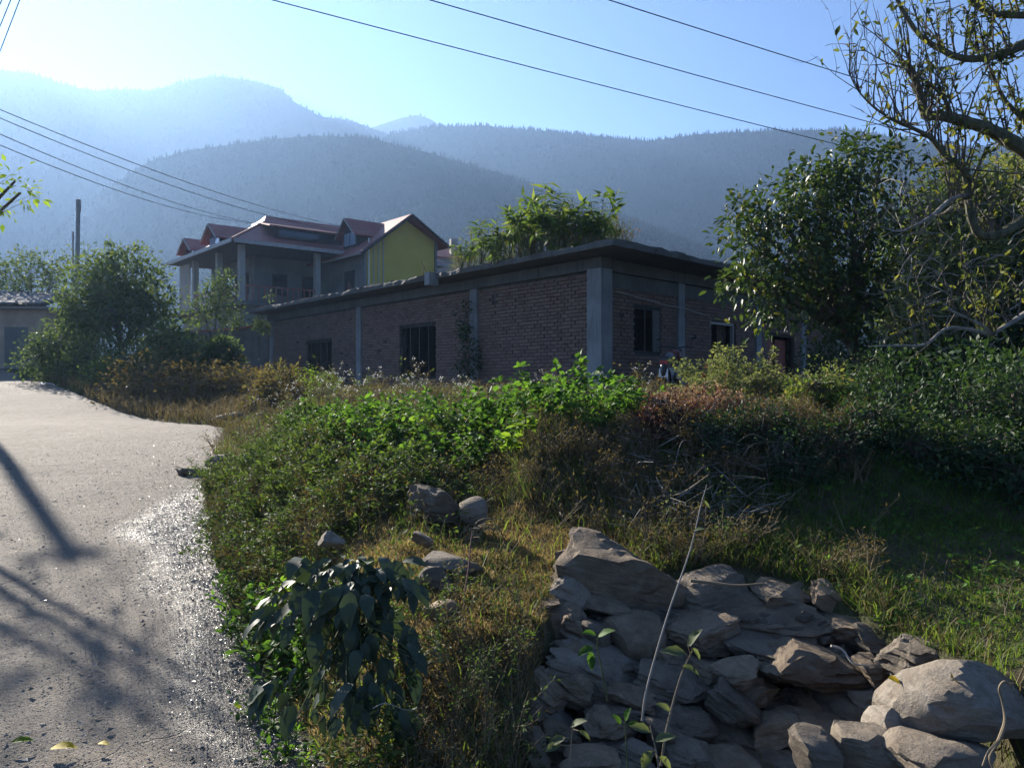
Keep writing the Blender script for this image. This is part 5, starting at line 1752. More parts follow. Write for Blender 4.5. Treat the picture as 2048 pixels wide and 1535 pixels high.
# climber on the second pillar
cluster_tree("climbing_plant", "dark creeper climbing the pale pillar of the brick wall", "creeper", np.array([*(WC + dL * 4.5 + nL * .35), HB]), [((*(WC + dL * 4.45 + nL * .25), HB + .9), (.38, .22, .9)), ((*(WC + dL * 4.7 + nL * .25), HB + 1.9), (.16, .14, .55))], 70, 12, .12, .09, .06, 'leaf_dark', 'bark', .02, OVAL, .5, 640)

# fine-leaved shrubs on the crest, right
fine = [make_plant(600 + k, .72, .62, 34, 3000, .050, .024, DIAM, 'leaf_grey', 'stem_dry', .2, .1, .006, None, 60, lift=.55) for k in range(2)]
for k, (px, d, s, lb_) in enumerate([(1435, 8.9, .88, "fine-leaved grey-green shrub on the bank's crest, left one of the cluster"), (1470, 9.1, 1.08, "tallest fine-leaved grey-green shrub on the bank's crest"), (1535, 8.8, .92, "fine-leaved shrub on the crest nearest the stone steps"), (1440, 8.3, .75, "low fine-leaved shrub on the near side of the crest")]):
    put("fine_shrub", fine[k % 2], on_ground(px, d, -.02), lb_, "shrub", "fine-leaved shrubs on the crest", s)
# purple-brown weeds and seed heads below them
pur = [make_plant(610 + k, .42, .26, 10, 120, .045, .022, DIAM, 'leaf_purple', 'stem_red', .2, .2, .005, ('seed', 16, .022, .35), 10) for k in range(3)]
for k, (px, d, s) in enumerate([(1330, 6.8, .9), (1370, 7.0, 1.0), (1400, 6.8, 1.0), (1430, 6.6, .9), (1350, 6.5, .8), (1455, 6.9, .9), (1480, 6.5, .8), (1320, 6.3, .7), (1410, 6.3, .8), (1540, 6.6, .75)]):
    put("purple_weed", pur[k % 3], on_ground(px, d), "purple-brown withered weed with russet seed heads below the crest shrubs", "weed", "purple-brown weeds", s)

# weed stalks at the lower middle
stalk = [make_plant(620 + k, .55, .16, 5, 70, .040, .018, DIAM, 'leaf_bank' if k else 'leaf_dry', 'stem_dry', .2, .3, .003, None, 5) for k in range(3)]
for k, (px, d, s) in enumerate([(1380, 4.9, .55), (1440, 4.7, .6), (1330, 4.9, .5), (1500, 4.75, .6), (1450, 5.2, .7), (1400, 5.4, .7), (1560, 4.9, .5), (1620, 4.7, .4)]):
    put("thin_weed", stalk[k % 3], on_ground(px, d), "thin green weed rising behind the top of the stone wall", "weed", "thin weeds behind the wall", s)

# ------------------------------------------------------------------ big-leaved dock by the road
gd = np.random.default_rng(77)
dp = on_ground(690, 3.12)
dock = empty("dock_plant", dp, "big dark broad-leaved dock plant drooping over the bank beside the road", "plant")
shapes = []
T9 = np.array([[0, 0, 0], [.12, .30, .05], [.12, 0, .0], [.12, -.30, .05], [.38, .50, .09], [.38, 0, 0], [.38, -.50, .09], [.70, .36, .03], [.70, 0, -.05], [.70, -.36, .03], [1, 0, -.16]])
F9 = np.array([[0, 2, 1], [0, 3, 2], [1, 2, 5], [1, 5, 4], [2, 3, 6], [2, 6, 5], [4, 5, 8], [4, 8, 7], [5, 6, 9], [5, 9, 8], [7, 8, 10], [8, 9, 10]])
for k in range(6):
    T = T9.copy(); T[:, 2] += gd.normal(0, .035, len(T)); T[:, 1] *= gd.uniform(.85, 1.1); T[:, 2] -= T[:, 0] ** 2 * gd.uniform(.05, .3)
    V, Fx, r_ = leaf_arrays(np.zeros((1, 3)), np.array([[1., 0, 0]]), np.array([[0, 0, 1.]]), 1.0, .50, (T, F9), [gd.random()])
    shapes.append(np_mesh("leaf", [(V, Fx, 0, r_)], M['leaf_dock'], True))
sA2, sB2 = [], []
for k in range(300):
    px = gd.normal(685, 60); py = gd.uniform(1120, 1450)
    if k < 90:
        py = gd.uniform(1105, 1230); px = gd.uniform(590, 790)
    px = gd.uniform(545, 830) if k % 3 else px
    px += 40 * math.sin(py * .045)
    if ((px - 690) / 165) ** 2 + ((py - 1285) / 215) ** 2 > 1.15:
        continue
    d = np.interp(py, [1080, 1480], [3.45, 2.98]) + gd.normal(0, .07)
    p = at(px, py, d)
    p[2] = max(p[2], hz(p[0], p[1]) + .03)
    out = np.array([(px - 688) / 130 * .8 + gd.normal(0, .3), -.55 + gd.normal(0, .25), 0])
    down = np.interp(py, [1080, 1180, 1300, 1480], [.15, .6, 1.3, 1.7]) + gd.normal(0, .45)
    D = unit(out + [0, 0, -down])
    up = unit(np.array([out[0] * .5, -.7, .9]) + gd.normal(0, .25, 3))
    S = unit(np.cross(D, up)); U = np.cross(S, D)
    ln = .045 + .115 * gd.random() ** 1.5
    o = link("leaf", shapes[gd.integers(6)], dock)
    mw = Matrix(((D[0], S[0], U[0], 0), (D[1], S[1], U[1], 0), (D[2], S[2], U[2], 0), (0, 0, 0, 1)))
    o.matrix_basis = Matrix.Translation(Vector(p - dp)) @ mw @ Matrix.Diagonal((ln, ln, ln, 1))
    root = at(690 + gd.normal(0, 25), 1330, 3.28)
    m_ = (root + p) / 2 + [0, .03, .10]
    sA2 += [root, m_]; sB2 += [m_, p]
V, Fx, r_ = seg_arrays(sA2[::3], sB2[::3], .0032, .002, 4)
link("stem", np_mesh("stem", [(V - dp, Fx, 0, None)], M['stem']), dock)

# ------------------------------------------------------------------ saplings on and before the stone wall
def sapling(label, pts, r, leaves, stem_m='stem_dry', leaf_m='leaf_grey'):
    Q = spline([at(*p) for p in pts], 6)
    b = Q[0]
    t = empty("sapling", b, label, "sapling")
    MB().tube(Q, np.linspace(r, r * .4, len(Q)), 6).build("stem", M[stem_m], t)
    for (px, py, d, ln, ang) in leaves:
        p = at(px, py, d)
        D = unit(np.array([math.cos(R(ang)), random.uniform(-.5, .2), math.sin(R(ang))]))
        up = unit(np.array([random.uniform(-.3, .3), -.5, 1.0]))
        S = unit(np.cross(D, up)); U = np.cross(S, D)
        o = link("leaf", (lv_g if leaf_m == 'leaf_grey' else lv_b)[random.randrange(3)], t)
        o.matrix_basis = Matrix.Translation(Vector(p - b)) @ Matrix(((D[0], S[0], U[0], 0), (D[1], S[1], U[1], 0), (D[2], S[2], U[2], 0), (0, 0, 0, 1))) @ Matrix.Diagonal((ln, ln, ln, 1))
        q = Q[np.argmin(((Q - p) ** 2).sum(1))]
        MB().tube(np.array([q, (p + q) / 2, p]), .0022, 4).build("leaf_stalk", M[stem_m], t)
    return t


def leaf_set(mk):
    out = []
    for k in range(3):
        T = T9.copy(); T[:, 2] += gd.normal(0, .02, len(T))
        V, Fx, r_ = leaf_arrays(np.zeros((1, 3)), np.array([[1., 0, 0]]), np.array([[0, 0, 1.]]), 1.0, .52, (T, F9), [gd.random()])
        out.append(np_mesh("leaf", [(V, Fx, 0, r_)], M[mk], True))
    return out


lv_g = leaf_set('leaf_grey'); lv_b = leaf_set('leaf_thicket')
sapling("tall thin dead stem leaning across the stone wall", [(1284, 1440, 3.2), (1295, 1370, 3.22), (1335, 1230, 3.3), (1380, 1100, 3.4), (1402, 1010, 3.5), (1414, 968, 3.52)],   .005,
        [(1388, 1060, 3.42, .05, 20), (1404, 1000, 3.5, .05, -40)], 'twig_pale')
sapling("green-leaved sapling growing in front of the wall's brown blocks", [(1322, 1530, 2.95), (1335, 1450, 3.0), (1362, 1350, 3.1), (1385, 1300, 3.15)], .006,
        [(1372, 1306, 3.1, .10, 170), (1376, 1290, 3.1, .09, 60), (1384, 1296, 3.12, .07, -50), (1366, 1330, 3.1, .07, -20), (1340, 1420, 3.0, .06, 150)], 'stem_dry')
sapling("short sapling with bright leaves beside the rounded brown block", [(1215, 1400, 3.3), (1206, 1350, 3.35), (1195, 1290, 3.4), (1200, 1262, 3.4)], .005,
        [(1196, 1272, 3.38, .085, 35), (1186, 1292, 3.38, .08, 200), (1178, 1300, 3.38, .075, -80), (1192, 1268, 3.4, .07, 160), (1186, 1310, 3.36, .06, -100)], 'stem', 'leaf_bright')
sapling("small two-leaved seedling under the wall's lowest stones", [(1256, 1535, 2.9), (1252, 1480, 2.95), (1250, 1440, 2.98)], .004,
        [(1250, 1440, 2.98, .06, 75), (1242, 1446, 2.98, .05, 130), (1256, 1448, 2.98, .05, 10)], 'stem', 'leaf_bright')
sapling("broad-leaved sapling at the lower edge left of the rounded green stone", [(1140, 1545, 2.75), (1142, 1490, 2.8), (1146, 1440, 2.84)], .004,
        [(1142, 1452, 2.82, .07, 40), (1130, 1474, 2.8, .07, 200), (1120, 1488, 2.8, .06, 190), (1158, 1460, 2.8, .05, -30)])
sapling("pale-leaved sapling before the dark gap at the wall's base", [(1320, 1550, 2.8), (1312, 1500, 2.85), (1300, 1450, 2.9)], .005,
        [(1300, 1462, 2.88, .08, 160), (1310, 1480, 2.86, .08, 20), (1304, 1500, 2.85, .08, -120), (1318, 1512, 2.84, .07, -40)])
# curled dead leaf stalk by the boulder
Q = spline([at(1985, 1535, 2.55), at(1980, 1510, 2.56), at(1998, 1478, 2.58), at(2010, 1440, 2.6), at(2004, 1400, 2.62), at(1999, 1376, 2.62), at(2010, 1362, 2.62), at(2024, 1374, 2.62)], 6)
dl = empty("dead_stalk", Q[0], "curled brown dead stalk standing before the big pale boulder", "dead stem")
MB().tube(Q, np.interp(np.linspace(0, 1, len(Q)), [0, .15, .35, .55, .8, 1], [.003, .0045, .007, .003, .0055, .002]), 7).build("stem", M['stem_dry'], dl)
MB().tube(spline([at(1998, 1478, 2.58), at(1978, 1500, 2.5), at(1966, 1530, 2.48)], 4), .004, 5).build("withered_leaf", M['stem_dry'], dl)

# ------------------------------------------------------------------ brush pile, dead sticks, straw
gs = np.random.default_rng(12)
bp = on_ground(1350, 5.5)
brush = empty("brush_pile", bp, "pile of cut dead twigs and branches on the bank above the wall", "brush")
for k in range(34):
    p = on_ground(gs.uniform(1250, 1500), gs.uniform(5.0, 6.0), gs.uniform(.02, .22))
    a = gs.normal(.3, 1.1); ln = gs.uniform(.15, .5)
    e_ = p + np.array([math.cos(a) * ln, gs.normal(0, .2), math.sin(a) * ln * .35 + .03])
    MB().tube(spline([p, (p + e_) / 2 + gs.normal(0, .04, 3), e_], 4), np.linspace(.005, .002, 9) * gs.uniform(.6, 1.4), 5).build("stick", M[('bark_pale', 'bark', 'stem_dry', 'stem_red')[k % 4]], brush)
for k in range(420):
    p = on_ground(gs.uniform(1240, 1560), gs.uniform(4.9, 6.2), gs.uniform(.0, .22)); d_ = gs.normal(0, 1, 3) * [1, .6, .35]
    sA2.append(p); sB2.append(p + unit(d_) * gs.uniform(.08, .25))
V, Fx, r_ = seg_arrays(sA2[-420:], sB2[-420:], .0025, .001, 3)
link("twigs", np_mesh("twigs", [(V - bp, Fx, 0, None)], M['bark_pale']), brush)["kind"] = "stuff"
for (p0, p1, r, lb_, mk) in (((1510, 1000, 5.6), (1690, 1062, 5.4), .012, "pale dead branch lying across the shaded slope", 'twig_pale'),
                             ((1380, 1160, 4.05), (1525, 1166, 4.1), .010, "broken reddish stick resting on the flat dark stone", 'stem_dry'),
                             ((1662, 1290, 3.6), (1742, 1330, 3.5), .006, "small grey twig caught between the slab and the dark block", 'twig_pale'),
                             ((930, 1180, 3.75), (945, 1060, 4.0), .005, "thin upright reddish stalk beside the hollow", 'stem_red'),
                             ((745, 1415, 2.9), (845, 1412, 2.95), .002, "thin bent white twig below the dock plant", 'twig_pale')):
    a_, b_ = at(*p0), at(*p1)
    o = MB().tube(spline([a_, a_ * .66 + b_ * .34 + gs.normal(0, .015, 3), a_ * .33 + b_ * .67 + gs.normal(0, .015, 3), b_], 5), np.linspace(r, r * .5, 16), 6).build("dead_branch", M[mk])
    tag(o, lb_, "branch")
sw = []
for k in range(36):
    p = on_ground(gs.uniform(945, 990), gs.uniform(4.7, 5.0), gs.uniform(.02, .1)); a = gs.uniform(0, 3.14); r_ = gs.uniform(.04, .11)
    th = np.linspace(0, gs.uniform(1.2, 3), 6)
    sw.append(p + np.column_stack([np.cos(th + a) * r_, np.sin(th) * .05, np.sin(th + a) * r_ * .8]))
mb = MB()
for q in sw:
    mb.tube(q, .0025, 4)
o = mb.build("straw_tuft", M['stem_dry']); tag(o, "loose curl of tan straw beside the round grey stone", "straw", kind="stuff")

# ------------------------------------------------------------------ weeds on the flat roof
rw_ = [make_plant(660 + k, 1.2, .34, 8, 170, .24, .058, LANCE, 'leaf_roof', 'stem', .5, .35, .010, None, 6, lift=.7) for k in range(3)]
rd = [make_plant(670 + k, 1.1, .42, 16, 260, .09, .022, DIAM, 'leaf_dry' if k == 2 else 'leaf_grey', 'stem_dry', .2, .1, .006, ('seed', 8, .03, .3) if k == 2 else None, 22) for k in range(3)]
gr_ = np.random.default_rng(5)


def roof_at(px, d):
    return np.array([(px - 22 - 1024) / F * d, d, SZ1 - .03])


RWL = {945: "small drooping-leaved weed at the left end of the slab roof's growth, by the starter bars", 985: "drooping-leaved weed second from the left on the slab roof", 1130: "bushiest drooping-leaved weed, in the middle of the slab roof's growth", 1222: "tallest drooping-leaved weed, standing up alone near the slab roof's corner", 1240: "shortest drooping-leaved weed at the right end of the slab roof's growth"}
for k, (px, d, s) in enumerate([(945, 20.2, .75), (985, 19.6, 1.1), (1040, 19.0, 1.15), (1075, 18.6, 1.2), (1105, 18.3, 1.3), (1130, 18.0, 1.45), (1150, 18.2, 1.35), (1195, 17.8, .9), (1222, 17.9, 1.25), (1205, 18.4, 1.0), (1010, 19.8, .7), (1090, 19.4, 1.3), (1060, 20.2, 1.35), (1240, 18.6, .75)]):
    put("roof_weed", rw_[k % 3], roof_at(px, d), RWL.get(px, "green weed with long drooping leaves crowded in the slab roof's growth"), "weed", "green weeds on the flat roof", s * 1.05)
rp_, rs_ = [], []
for k, px in enumerate(np.linspace(925, 1285, 46)):
    d = np.interp(px, [920, 1230, 1290], [20.6, 17.8, 18.5]) + gr_.uniform(0, 1.8)
    rp_.append(roof_at(px, d)); rs_.append(np.interp(px, [920, 1060, 1140, 1285], [.6, 1.15, 1.25, .65]) * gr_.uniform(.7, 1.05))
roof_mass = (np.array(rp_), np.array(rs_))
put("roof_weed", rd[0], roof_at(1345, 19.2), "lone small dry weed on the slab's shaded wing", "weed", None, .4)

# ------------------------------------------------------------------ motorbike parked by the wall
mbk = empty("motorbike", on_ground(1346, 15.6), "red and black motorbike parked tail outward before the second pillar", "motorbike", rz=R(68))
def mpart(mb, name, mk, par=None, sm=True):
    return mb.build(name, M[mk], mbk if par is None else par, origin=(0, 0, 0), smooth=sm)


th = np.linspace(0, 2 * np.pi, 25)
for x_ in (-.64, .64):
    w_ = mpart(MB().tube(np.column_stack([x_ + .27 * np.cos(th), 0 * th, .30 + .27 * np.sin(th)]), .045, 8), "wheel", 'rubber')
    mb = MB().tube(np.column_stack([x_ + .21 * np.cos(th), 0 * th, .30 + .21 * np.sin(th)]), .016, 6)
    for a in np.arange(6) * np.pi / 3:
        mb.tube([[x_, 0, .30], [x_ + .2 * math.cos(a), 0, .30 + .2 * math.sin(a)]], .012, 4)
    mpart(mb, "rim", 'chrome', w_)
# the long axis runs forward along +x; the tail (-x) faces the road
mpart(MB().tube(spline([[-.80, 0, .78], [-.5, 0, .80], [-.1, 0, .77], [.1, 0, .80]], 5), [.05, .07, .09, .105, .115, .12, .12, .115, .115, .115, .11, .10, .09, .08, .07, .05], 8), "seat", 'black_paint')
mpart(MB().tube(spline([[.05, 0, .80], [.25, 0, .86], [.48, 0, .82]], 6), [.07, .11, .13, .14, .145, .145, .14, .135, .13, .12, .10, .08, .05], 10), "fuel_tank", 'dark_red')
mpart(MB().box((0.02, 0, .45), (.42, .26, .34)).box((.1, 0, .30), (.30, .32, .16)), "engine", 'metal', sm=False)
mpart(MB().tube([[-.64, .08, .3], [-.2, .08, .5], [.35, .08, .8]], .022, 6).tube([[-.64, -.08, .3], [-.2, -.08, .5], [.35, -.08, .8]], .022, 6).tube([[.64, .07, .3], [.5, .07, .8], [.44, .06, 1.0]], .022, 6).tube([[.64, -.07, .3], [.5, -.07, .8], [.44, -.06, 1.0]], .022, 6), "frame", 'black_paint')
mpart(MB().tube(spline([[-.95, 0, .42], [-.92, 0, .58], [-.78, 0, .66], [-.5, 0, .66]], 4), [.03, .05, .06, .07, .075, .08, .08, .08, .08, .08, .08, .07, .06], 8), "rear_fender", 'black_paint')
mpart(MB().box((-.84, 0, .73), (.10, .20, .12)), "tail_fairing", 'black_paint', sm=False)
mpart(MB().box((-.90, 0, .70), (.05, .15, .075)), "tail_light", 'tail_red', sm=False)
mpart(MB().box((-.96, 0, .50), (.015, .17, .16), tilt=(0, .2, 0)), "number_plate", 'plate', sm=False)
for s_ in (-1, 1):
    mpart(MB().tube([[-.86, s_ * .12, .68], [-.86, s_ * .22, .68]], .022, 6), "indicator", 'rust')
    hb_ = mpart(MB().tube(spline([[.44, 0, 1.02], [.40, s_ * .2, 1.05], [.30, s_ * .36, 1.04]], 4), .016, 6), "handlebar", 'black_paint')
    mpart(MB().tube([[.36, s_ * .28, 1.05], [.33, s_ * .34, 1.2]], .008, 5).box((.33, s_ * .35, 1.23), (.02, .12, .08)), "mirror", 'black_paint', hb_)
mpart(MB().box((.56, 0, .90), (.14, .18, .2)), "headlamp", 'black_paint', sm=False)
mpart(MB().tube([[.1, -.16, .25], [-.5, -.18, .32], [-.9, -.19, .42]], [.025, .035, .045], 8), "exhaust", 'black_paint')

# ------------------------------------------------------------------ fallen leaves and litter on the road
def road_z(x, y):
    return float(road_sd(np.array([x]), np.array([y]))[1][0]) + .012 + float(fbm(np.array([x * .9]), np.array([y * .9]), 5)[0]) * .05 + float(fbm(np.array([x * 5]), np.array([y * 5]), 8)[0]) * .016


lv_y = leaf_set('leaf_yellow')
lv_gn = leaf_set('leaf_bright')
for (px, d, ln, a, lb_, st_) in ((100, 3.38, .115, 5, "large yellow fallen leaf lying on the road, nearest the camera", lv_y), (22, 3.42, .09, 20, "yellow-green fallen leaf left of the large yellow one", lv_gn), (196, 3.42, .06, -15, "small brownish fallen leaf on the road, right of the large yellow one", lv_y)):
    x = (px - 1024) / F * d
    o = link("fallen_leaf", st_[0], None, (x, d, road_z(x, d) + .022), (R(10), R(-6), R(a)), ln)
    tag(o, lb_, "leaf", "fallen leaves")
p = at(1776, 1354, 3.1)
o = link("fallen_leaf", lv_y[1], None, p, (R(25), R(20), R(0)), .075)
tag(o, "bright yellow leaf caught at the big boulder's edge", "leaf", "fallen leaves")
p = at(1902, 1352, 2.92)
o = link("fallen_leaf", leaf_set('leaf_dry')[0], None, p, (R(40), R(30), R(40)), .08)
tag(o, "curled brown leaf on top of the big pale boulder", "leaf", "fallen leaves")
x = -18.3; y = 31.2
lt = link("paper_scrap", MB().box((0, 0, 0), (.55, .35, .05)).mesh("paper_scrap", M['white_paint']), None, at(98, 768, 27.5), (R(8), R(5), R(20)))
tag(lt, "white scrap of litter on the road's far edge", "litter")

# gravel: chips on the road, thickest along the damp edge
gg = np.random.default_rng(33)


def chips(name, n, test, smin, smax, mat_, label, cat):
    p = scatter(n, -9.5, .6, 2.6, 15.5, test, gg)
    z = road_sd(p[:, 0], p[:, 1])[1] + .012 + fbm(p[:, 0] * .9, p[:, 1] * .9, 5) * .05 + fbm(p[:, 0] * 5, p[:, 1] * 5, 8) * .016
    s = gg.uniform(smin, smax, n) * (1 + 1.5 * (gg.random(n) < .04))
    base = np.array([[1, 0, 0], [-.5, .87, 0], [-.5, -.87, 0], [0, 0, .9], [0, 0, -.6]])
    f = np.array([[0, 1, 3], [1, 2, 3], [2, 0, 3], [1, 0, 4], [2, 1, 4], [0, 2, 4]])
    V = base[None] * (1 + .35 * gg.standard_normal((n, 5, 3)))
    a = gg.uniform(0, 6.28, n); c_, s_ = np.cos(a), np.sin(a)
    Vx = V[..., 0] * c_[:, None] - V[..., 1] * s_[:, None]; Vy = V[..., 0] * s_[:, None] + V[..., 1] * c_[:, None]
    V = np.stack([Vx, Vy, V[..., 2] * .5 + (gg.normal(0, .22, n) * Vx.T).T], -1) * s[:, None, None]
    V += np.column_stack([p, z + s * .12])[:, None]
    FF = (f[None] + (np.arange(n) * 5)[:, None, None]).reshape(-1, 3)
    o = link(name, np_mesh(name, [(V.reshape(-1, 3), FF, 0, np.repeat(gg.random(n), 6))], mat_))
    tag(o, label, cat, kind="stuff")


def t_wet(x, y):
    return (road_sd(x, y)[0] < .05) & (gg.random(len(x)) < wet_at(x, y) * .9 + .02) & (np.abs(x / y) < .75)


def t_dry(x, y):
    sdd = road_sd(x, y)[0]
    return (sdd < .1) & (np.abs(x / y) < .75) & (gg.random(len(x)) < (.25 + .75 * np.exp(sdd * 1.6)) * np.clip((15.5 - y) / 8, 0, 1))


chips("gravel", 42000, t_wet, .0022, .0050, m_gravel("wet_gravel", (.075, .068, .061), (.21, .195, .175), .34, .7), "wet glinting gravel chips along the road's right edge", "gravel")
chips("gravel", 24000, t_dry, .003, .0065, m_gravel("dry_gravel", (.09, .082, .07), (.24, .22, .195), .85, .3), "dry loose gravel scattered over the worn road", "gravel")

# ------------------------------------------------------------------ grass and ground cover
def blades(name, P, h, w, mat_, label, lean=.5, cat="grass", g=gg):
    n = len(P)
    z = height(P[:, 0], P[:, 1]) - .008
    B = np.column_stack([P, z])
    a = g.uniform(0, 2 * np.pi, n); ln = g.normal(0, lean, (n, 2))
    hh = h * g.uniform(.5, 1.25, n); ww = w * g.uniform(.6, 1.3, n)
    S = np.column_stack([np.cos(a), np.sin(a), np.zeros(n)]) * (ww / 2)[:, None]
    m_ = B + np.column_stack([ln * .35 * hh[:, None], hh * .6])
    e_ = B + np.column_stack([ln * hh[:, None], hh * (1 - .25 * np.minimum((ln ** 2).sum(1), 2))])
    V = np.stack([B - S, B + S, m_ + S * .8, m_ - S * .8, e_], 1)
    i = np.arange(n)[:, None] * 5
    Q = i + np.array([[0, 1, 2, 3]]); T = i + np.array([[3, 2, 4]])
    r = np.clip(g.normal(.45, .22, n) + .6 * fbm(P[:, 0] * 2.2, P[:, 1] * 2.2, 50), 0, 1)
    V = V.reshape(-1, 3)
    o = link(name, np_mesh(name, [(V, Q, 0, r), (V[T.ravel()], np.arange(n * 3).reshape(-1, 3), 0, r)], M[mat_]))
    tag(o, label, cat, kind="stuff")


def in_dry(x, y):
    return ((x + .25) / .88) ** 2 + ((y - 4.3) / 1.2) ** 2


def dens(fn, m=.12):
    return lambda x, y: (road_sd(x, y)[0] > .10) & (gg.random(len(x)) < fn(x, y)) & ((x < .15) | (y > np.interp(x, _wx, _wy) + m) | (y < 3.3))


blades("grass", scatter(52000, -1.3, 1.3, 2.7, 5.6, dens(lambda x, y: np.exp(-in_dry(x, y) * .6) + .06), gg), .045, .0045, 'grass_straw', "short dry tan grass on the trampled patch above the stone wall", .8)
blades("grass", scatter(12000, -1.2, 1.2, 2.9, 5.4, dens(lambda x, y: (np.exp(-in_dry(x, y) * .5) + .05) * (vnoise(x * 2, y * 2, 8) > .45)), gg), .04, .005, 'grass_green', "short green grass mixed into the trampled dry patch", .8)
blades("grass", scatter(70000, .9, 7.2, 3.3, 8.4, dens(lambda x, y: np.where((x > 1.0) & (y > np.interp(x, _wx, _wy) + .1), 1.0, 0) * np.exp(-(y - 3.3) * .25)), gg), .045, .006, 'grass_green', "lush green grass of the lawn right of the stone wall", .6)
blades("grass", scatter(2500, 1.2, 6.5, 3.6, 5.4, dens(lambda x, y: 1.0 * (y > np.interp(x, _wx, _wy) + .1)), gg), .05, .005, 'grass_dry', "straw-coloured blades scattered through the green lawn", .7)
blades("grass", scatter(30000, -5.2, 2.0, 2.6, 9.5, dens(lambda x, y: .15 + .85 * (in_dry(x, y) > 1.2)), gg), .14, .006, 'grass_dry', "dry bent grass between the weeds of the bank", .8)
blades("grass", scatter(40000, -5.2, 2.0, 2.6, 9.5, dens(lambda x, y: .1 + .9 * (in_dry(x, y) > 1.3)), gg), .14, .006, 'grass_green', "green grass between the weeds of the bank", .7)
blades("grass", scatter(24000, -9.0, 9.0, 9.0, 19.0, dens(lambda x, y: .9 + 0 * x), gg), .24, .011, 'grass_dry', "tall dry grass on the flat ground before the brick house", .6)
blades("grass", scatter(12000, -9.0, 10.0, 9.0, 19.0, dens(lambda x, y: .9 + 0 * x), gg), .20, .011, 'grass_green', "green grass on the flat ground before the brick house", .6)
blades("grass", scatter(16000, -17, -6, 17, 31, dens(lambda x, y: .9 + 0 * x), gg), .45, .018, 'grass_dry', "tall dry grass along the far bend of the road", .6)
blades("grass", scatter(5000, -.7, 1.9, 2.3, 3.3, dens(lambda x, y: .9 * (vnoise(x * 4, y * 4, 3) > .5)), gg), .06, .004, 'grass_dry', "dry grass and litter among the wall's fallen stones", .9)


def tile(name, raws, P, scale, label, cat, g=gg, tilt=.35, z=None):
    """many small sprigs joined into one ground cover"""
    parts, mats = [], []
    z = height(P[:, 0], P[:, 1]) - .012 if z is None else z
    which = g.integers(0, len(raws), len(P))
    for ri, raw in enumerate(raws):
        idx = np.where(which == ri)[0]
        n = len(idx)
        if n == 0:
            continue
        a = g.uniform(0, 6.28, n); s = (scale if np.isscalar(scale) else scale[idx]) * g.uniform(.55, 1.25, n)
        tx_, ty_ = g.normal(0, tilt, n), g.normal(0, tilt, n)
        for V, Fc, r, mk in raw:
            Vx = V[None, :, 0] * np.cos(a)[:, None] - V[None, :, 1] * np.sin(a)[:, None]
            Vy = V[None, :, 0] * np.sin(a)[:, None] + V[None, :, 1] * np.cos(a)[:, None]
            Vz = np.repeat(V[None, :, 2], n, 0)
            W = np.stack([Vx + Vz * tx_[:, None], Vy + Vz * ty_[:, None], Vz], -1) * s[:, None, None]
            W += np.column_stack([P[idx], z[idx]])[:, None]
            FF = (Fc[None] + (np.arange(n) * len(V))[:, None, None]).reshape(-1, Fc.shape[1])
            if M[mk] not in mats:
                mats.append(M[mk])
            rr_ = (np.tile(r, n) * .6 + np.repeat(np.clip(.4 + 1.2 * fbm(P[idx, 0] * 1.6, P[idx, 1] * 1.6, 61), 0, 1), len(Fc)) * .4)
            parts.append((W.reshape(-1, 3), FF, mats.index(M[mk]), rr_))
    o = link(name, np_mesh(name, parts, mats))
    tag(o, label, cat, kind="stuff")


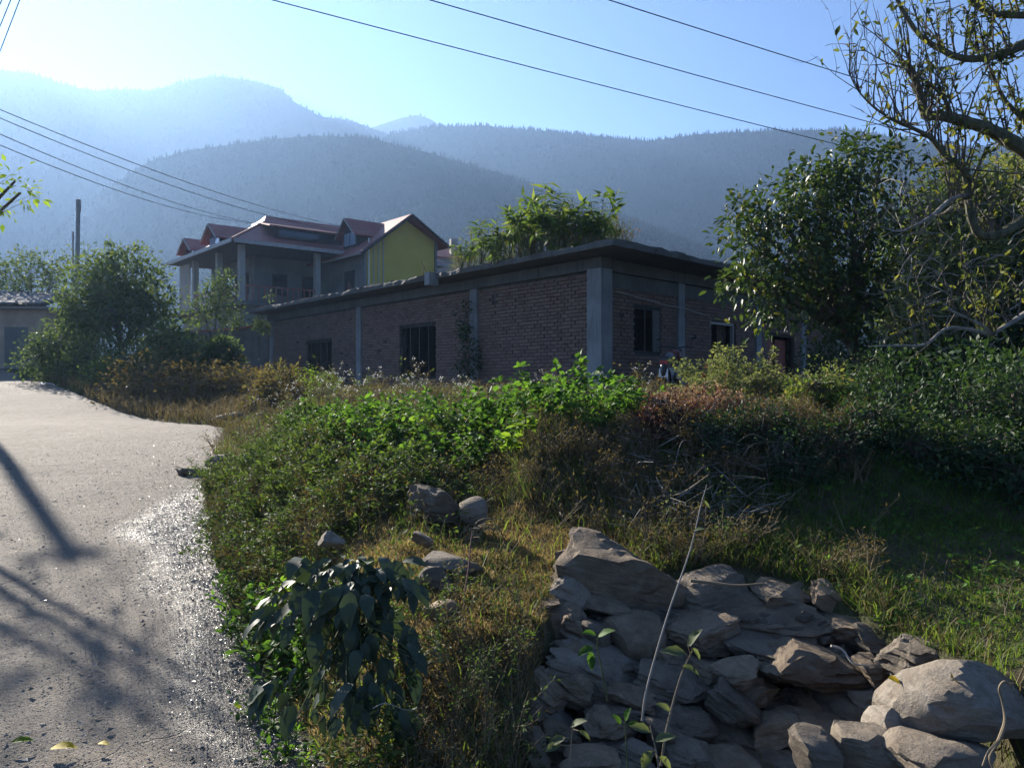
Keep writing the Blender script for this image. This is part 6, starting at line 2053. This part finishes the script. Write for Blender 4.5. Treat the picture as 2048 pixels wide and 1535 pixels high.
sprig = [make_plant(700 + k, .16, .10, 3, 16, .030, .018, DIAM, 'leaf_bank', 'stem', .1, .1, .002)['raw'] for k in range(4)]
sprig_d = [make_plant(710 + k, .20, .09, 3, 12, .026, .010, DIAM, 'leaf_dry', 'stem_dry', .1, .1, .002)['raw'] for k in range(3)]
sprig_g = [make_plant(720 + k, .10, .10, 3, 12, .030, .022, DIAM, 'leaf_thicket', 'stem', .1, .1, .002)['raw'] for k in range(3)]
tile("ground_cover", sprig, scatter(4200, -5.0, -.3, 2.9, 9.6, dens(lambda x, y: np.clip(in_dry(x, y) - 1.0, .02, 1)), gg), 1.2, "low small-leaved undergrowth covering the bank beside the road", "undergrowth")
tile("ground_cover", sprig_d, scatter(4200, -4.4, 2.6, 2.6, 8.5, dens(lambda x, y: np.clip(in_dry(x, y) - .9, .03, 1) * np.where(x > 1.1, .06, 1)), gg), 1.15, "low brown undergrowth scattered over the bank and slope", "undergrowth")
tile("ground_cover", sprig_g, scatter(3000, -3.6, 6.5, 3.6, 8.6, dens(lambda x, y: np.where(x > 1, .9 * (y > np.interp(x, _wx, _wy)), .5 * (in_dry(x, y) > 1.2))), gg), 1.0, "low bright clover-like plants through the grass", "undergrowth")

tile("ground_cover", [p['raw'] for p in bank], scatter(330, -4.8, -.5, 3.2, 9.8, dens(lambda x, y: np.clip(in_dry(x, y) - 1.2, 0, 1) * (x / y < -.05)), gg), .90, "small-leaved green weeds crowding the bank beside the road", "weeds")
tile("ground_cover", [p['raw'] for p in bankd], scatter(300, -3.9, 2.6, 4.4, 7.8, dens(lambda x, y: np.clip(in_dry(x, y) - 1.2, 0, 1) * np.where((x > 1.2) & (y < 5.6), .05, 1) * np.where((y > 6.1) & (x > -2.4) & (x < 1.6), .08, 1)), gg), .72, "brown dry weeds standing on the bank's slope", "weeds")
tile("ground_cover", [p['raw'] for p in bankd], scatter(150, -7.5, 5.5, 8.8, 15.5, dens(lambda x, y: .9 + 0 * x), gg), 1.15, "dry weeds standing between the thicket and the brick house", "weeds")
tile("ground_cover", [p['raw'] for p in stalk], scatter(75, -.75, .25, 2.45, 3.9, dens(lambda x, y: .9 + 0 * x), gg), .55, "thin small-leaved weeds on the slope between dock and stone wall", "weeds")
tile("ground_cover", [p['raw'] for p in stalk], scatter(26, .15, 1.2, 2.5, 3.25, dens(lambda x, y: .9 + 0 * x), gg), .45, "thin small-leaved weeds at the foot of the stone wall", "weeds")
tile("roof_weeds", [p['raw'] for p in rd], roof_mass[0][:, :2], roof_mass[1] * 1.1, "dry tawny weeds with russet heads crowding the flat slab roof", "weeds", tilt=.12, z=roof_mass[0][:, 2])
blades("grass", scatter(22000, 1.0, 7.5, 5.0, 7.2, dens(lambda x, y: .95 + 0 * x), gg), .10, .006, 'grass_green', "long dark grass on the shaded bank right of the brush pile", .7)
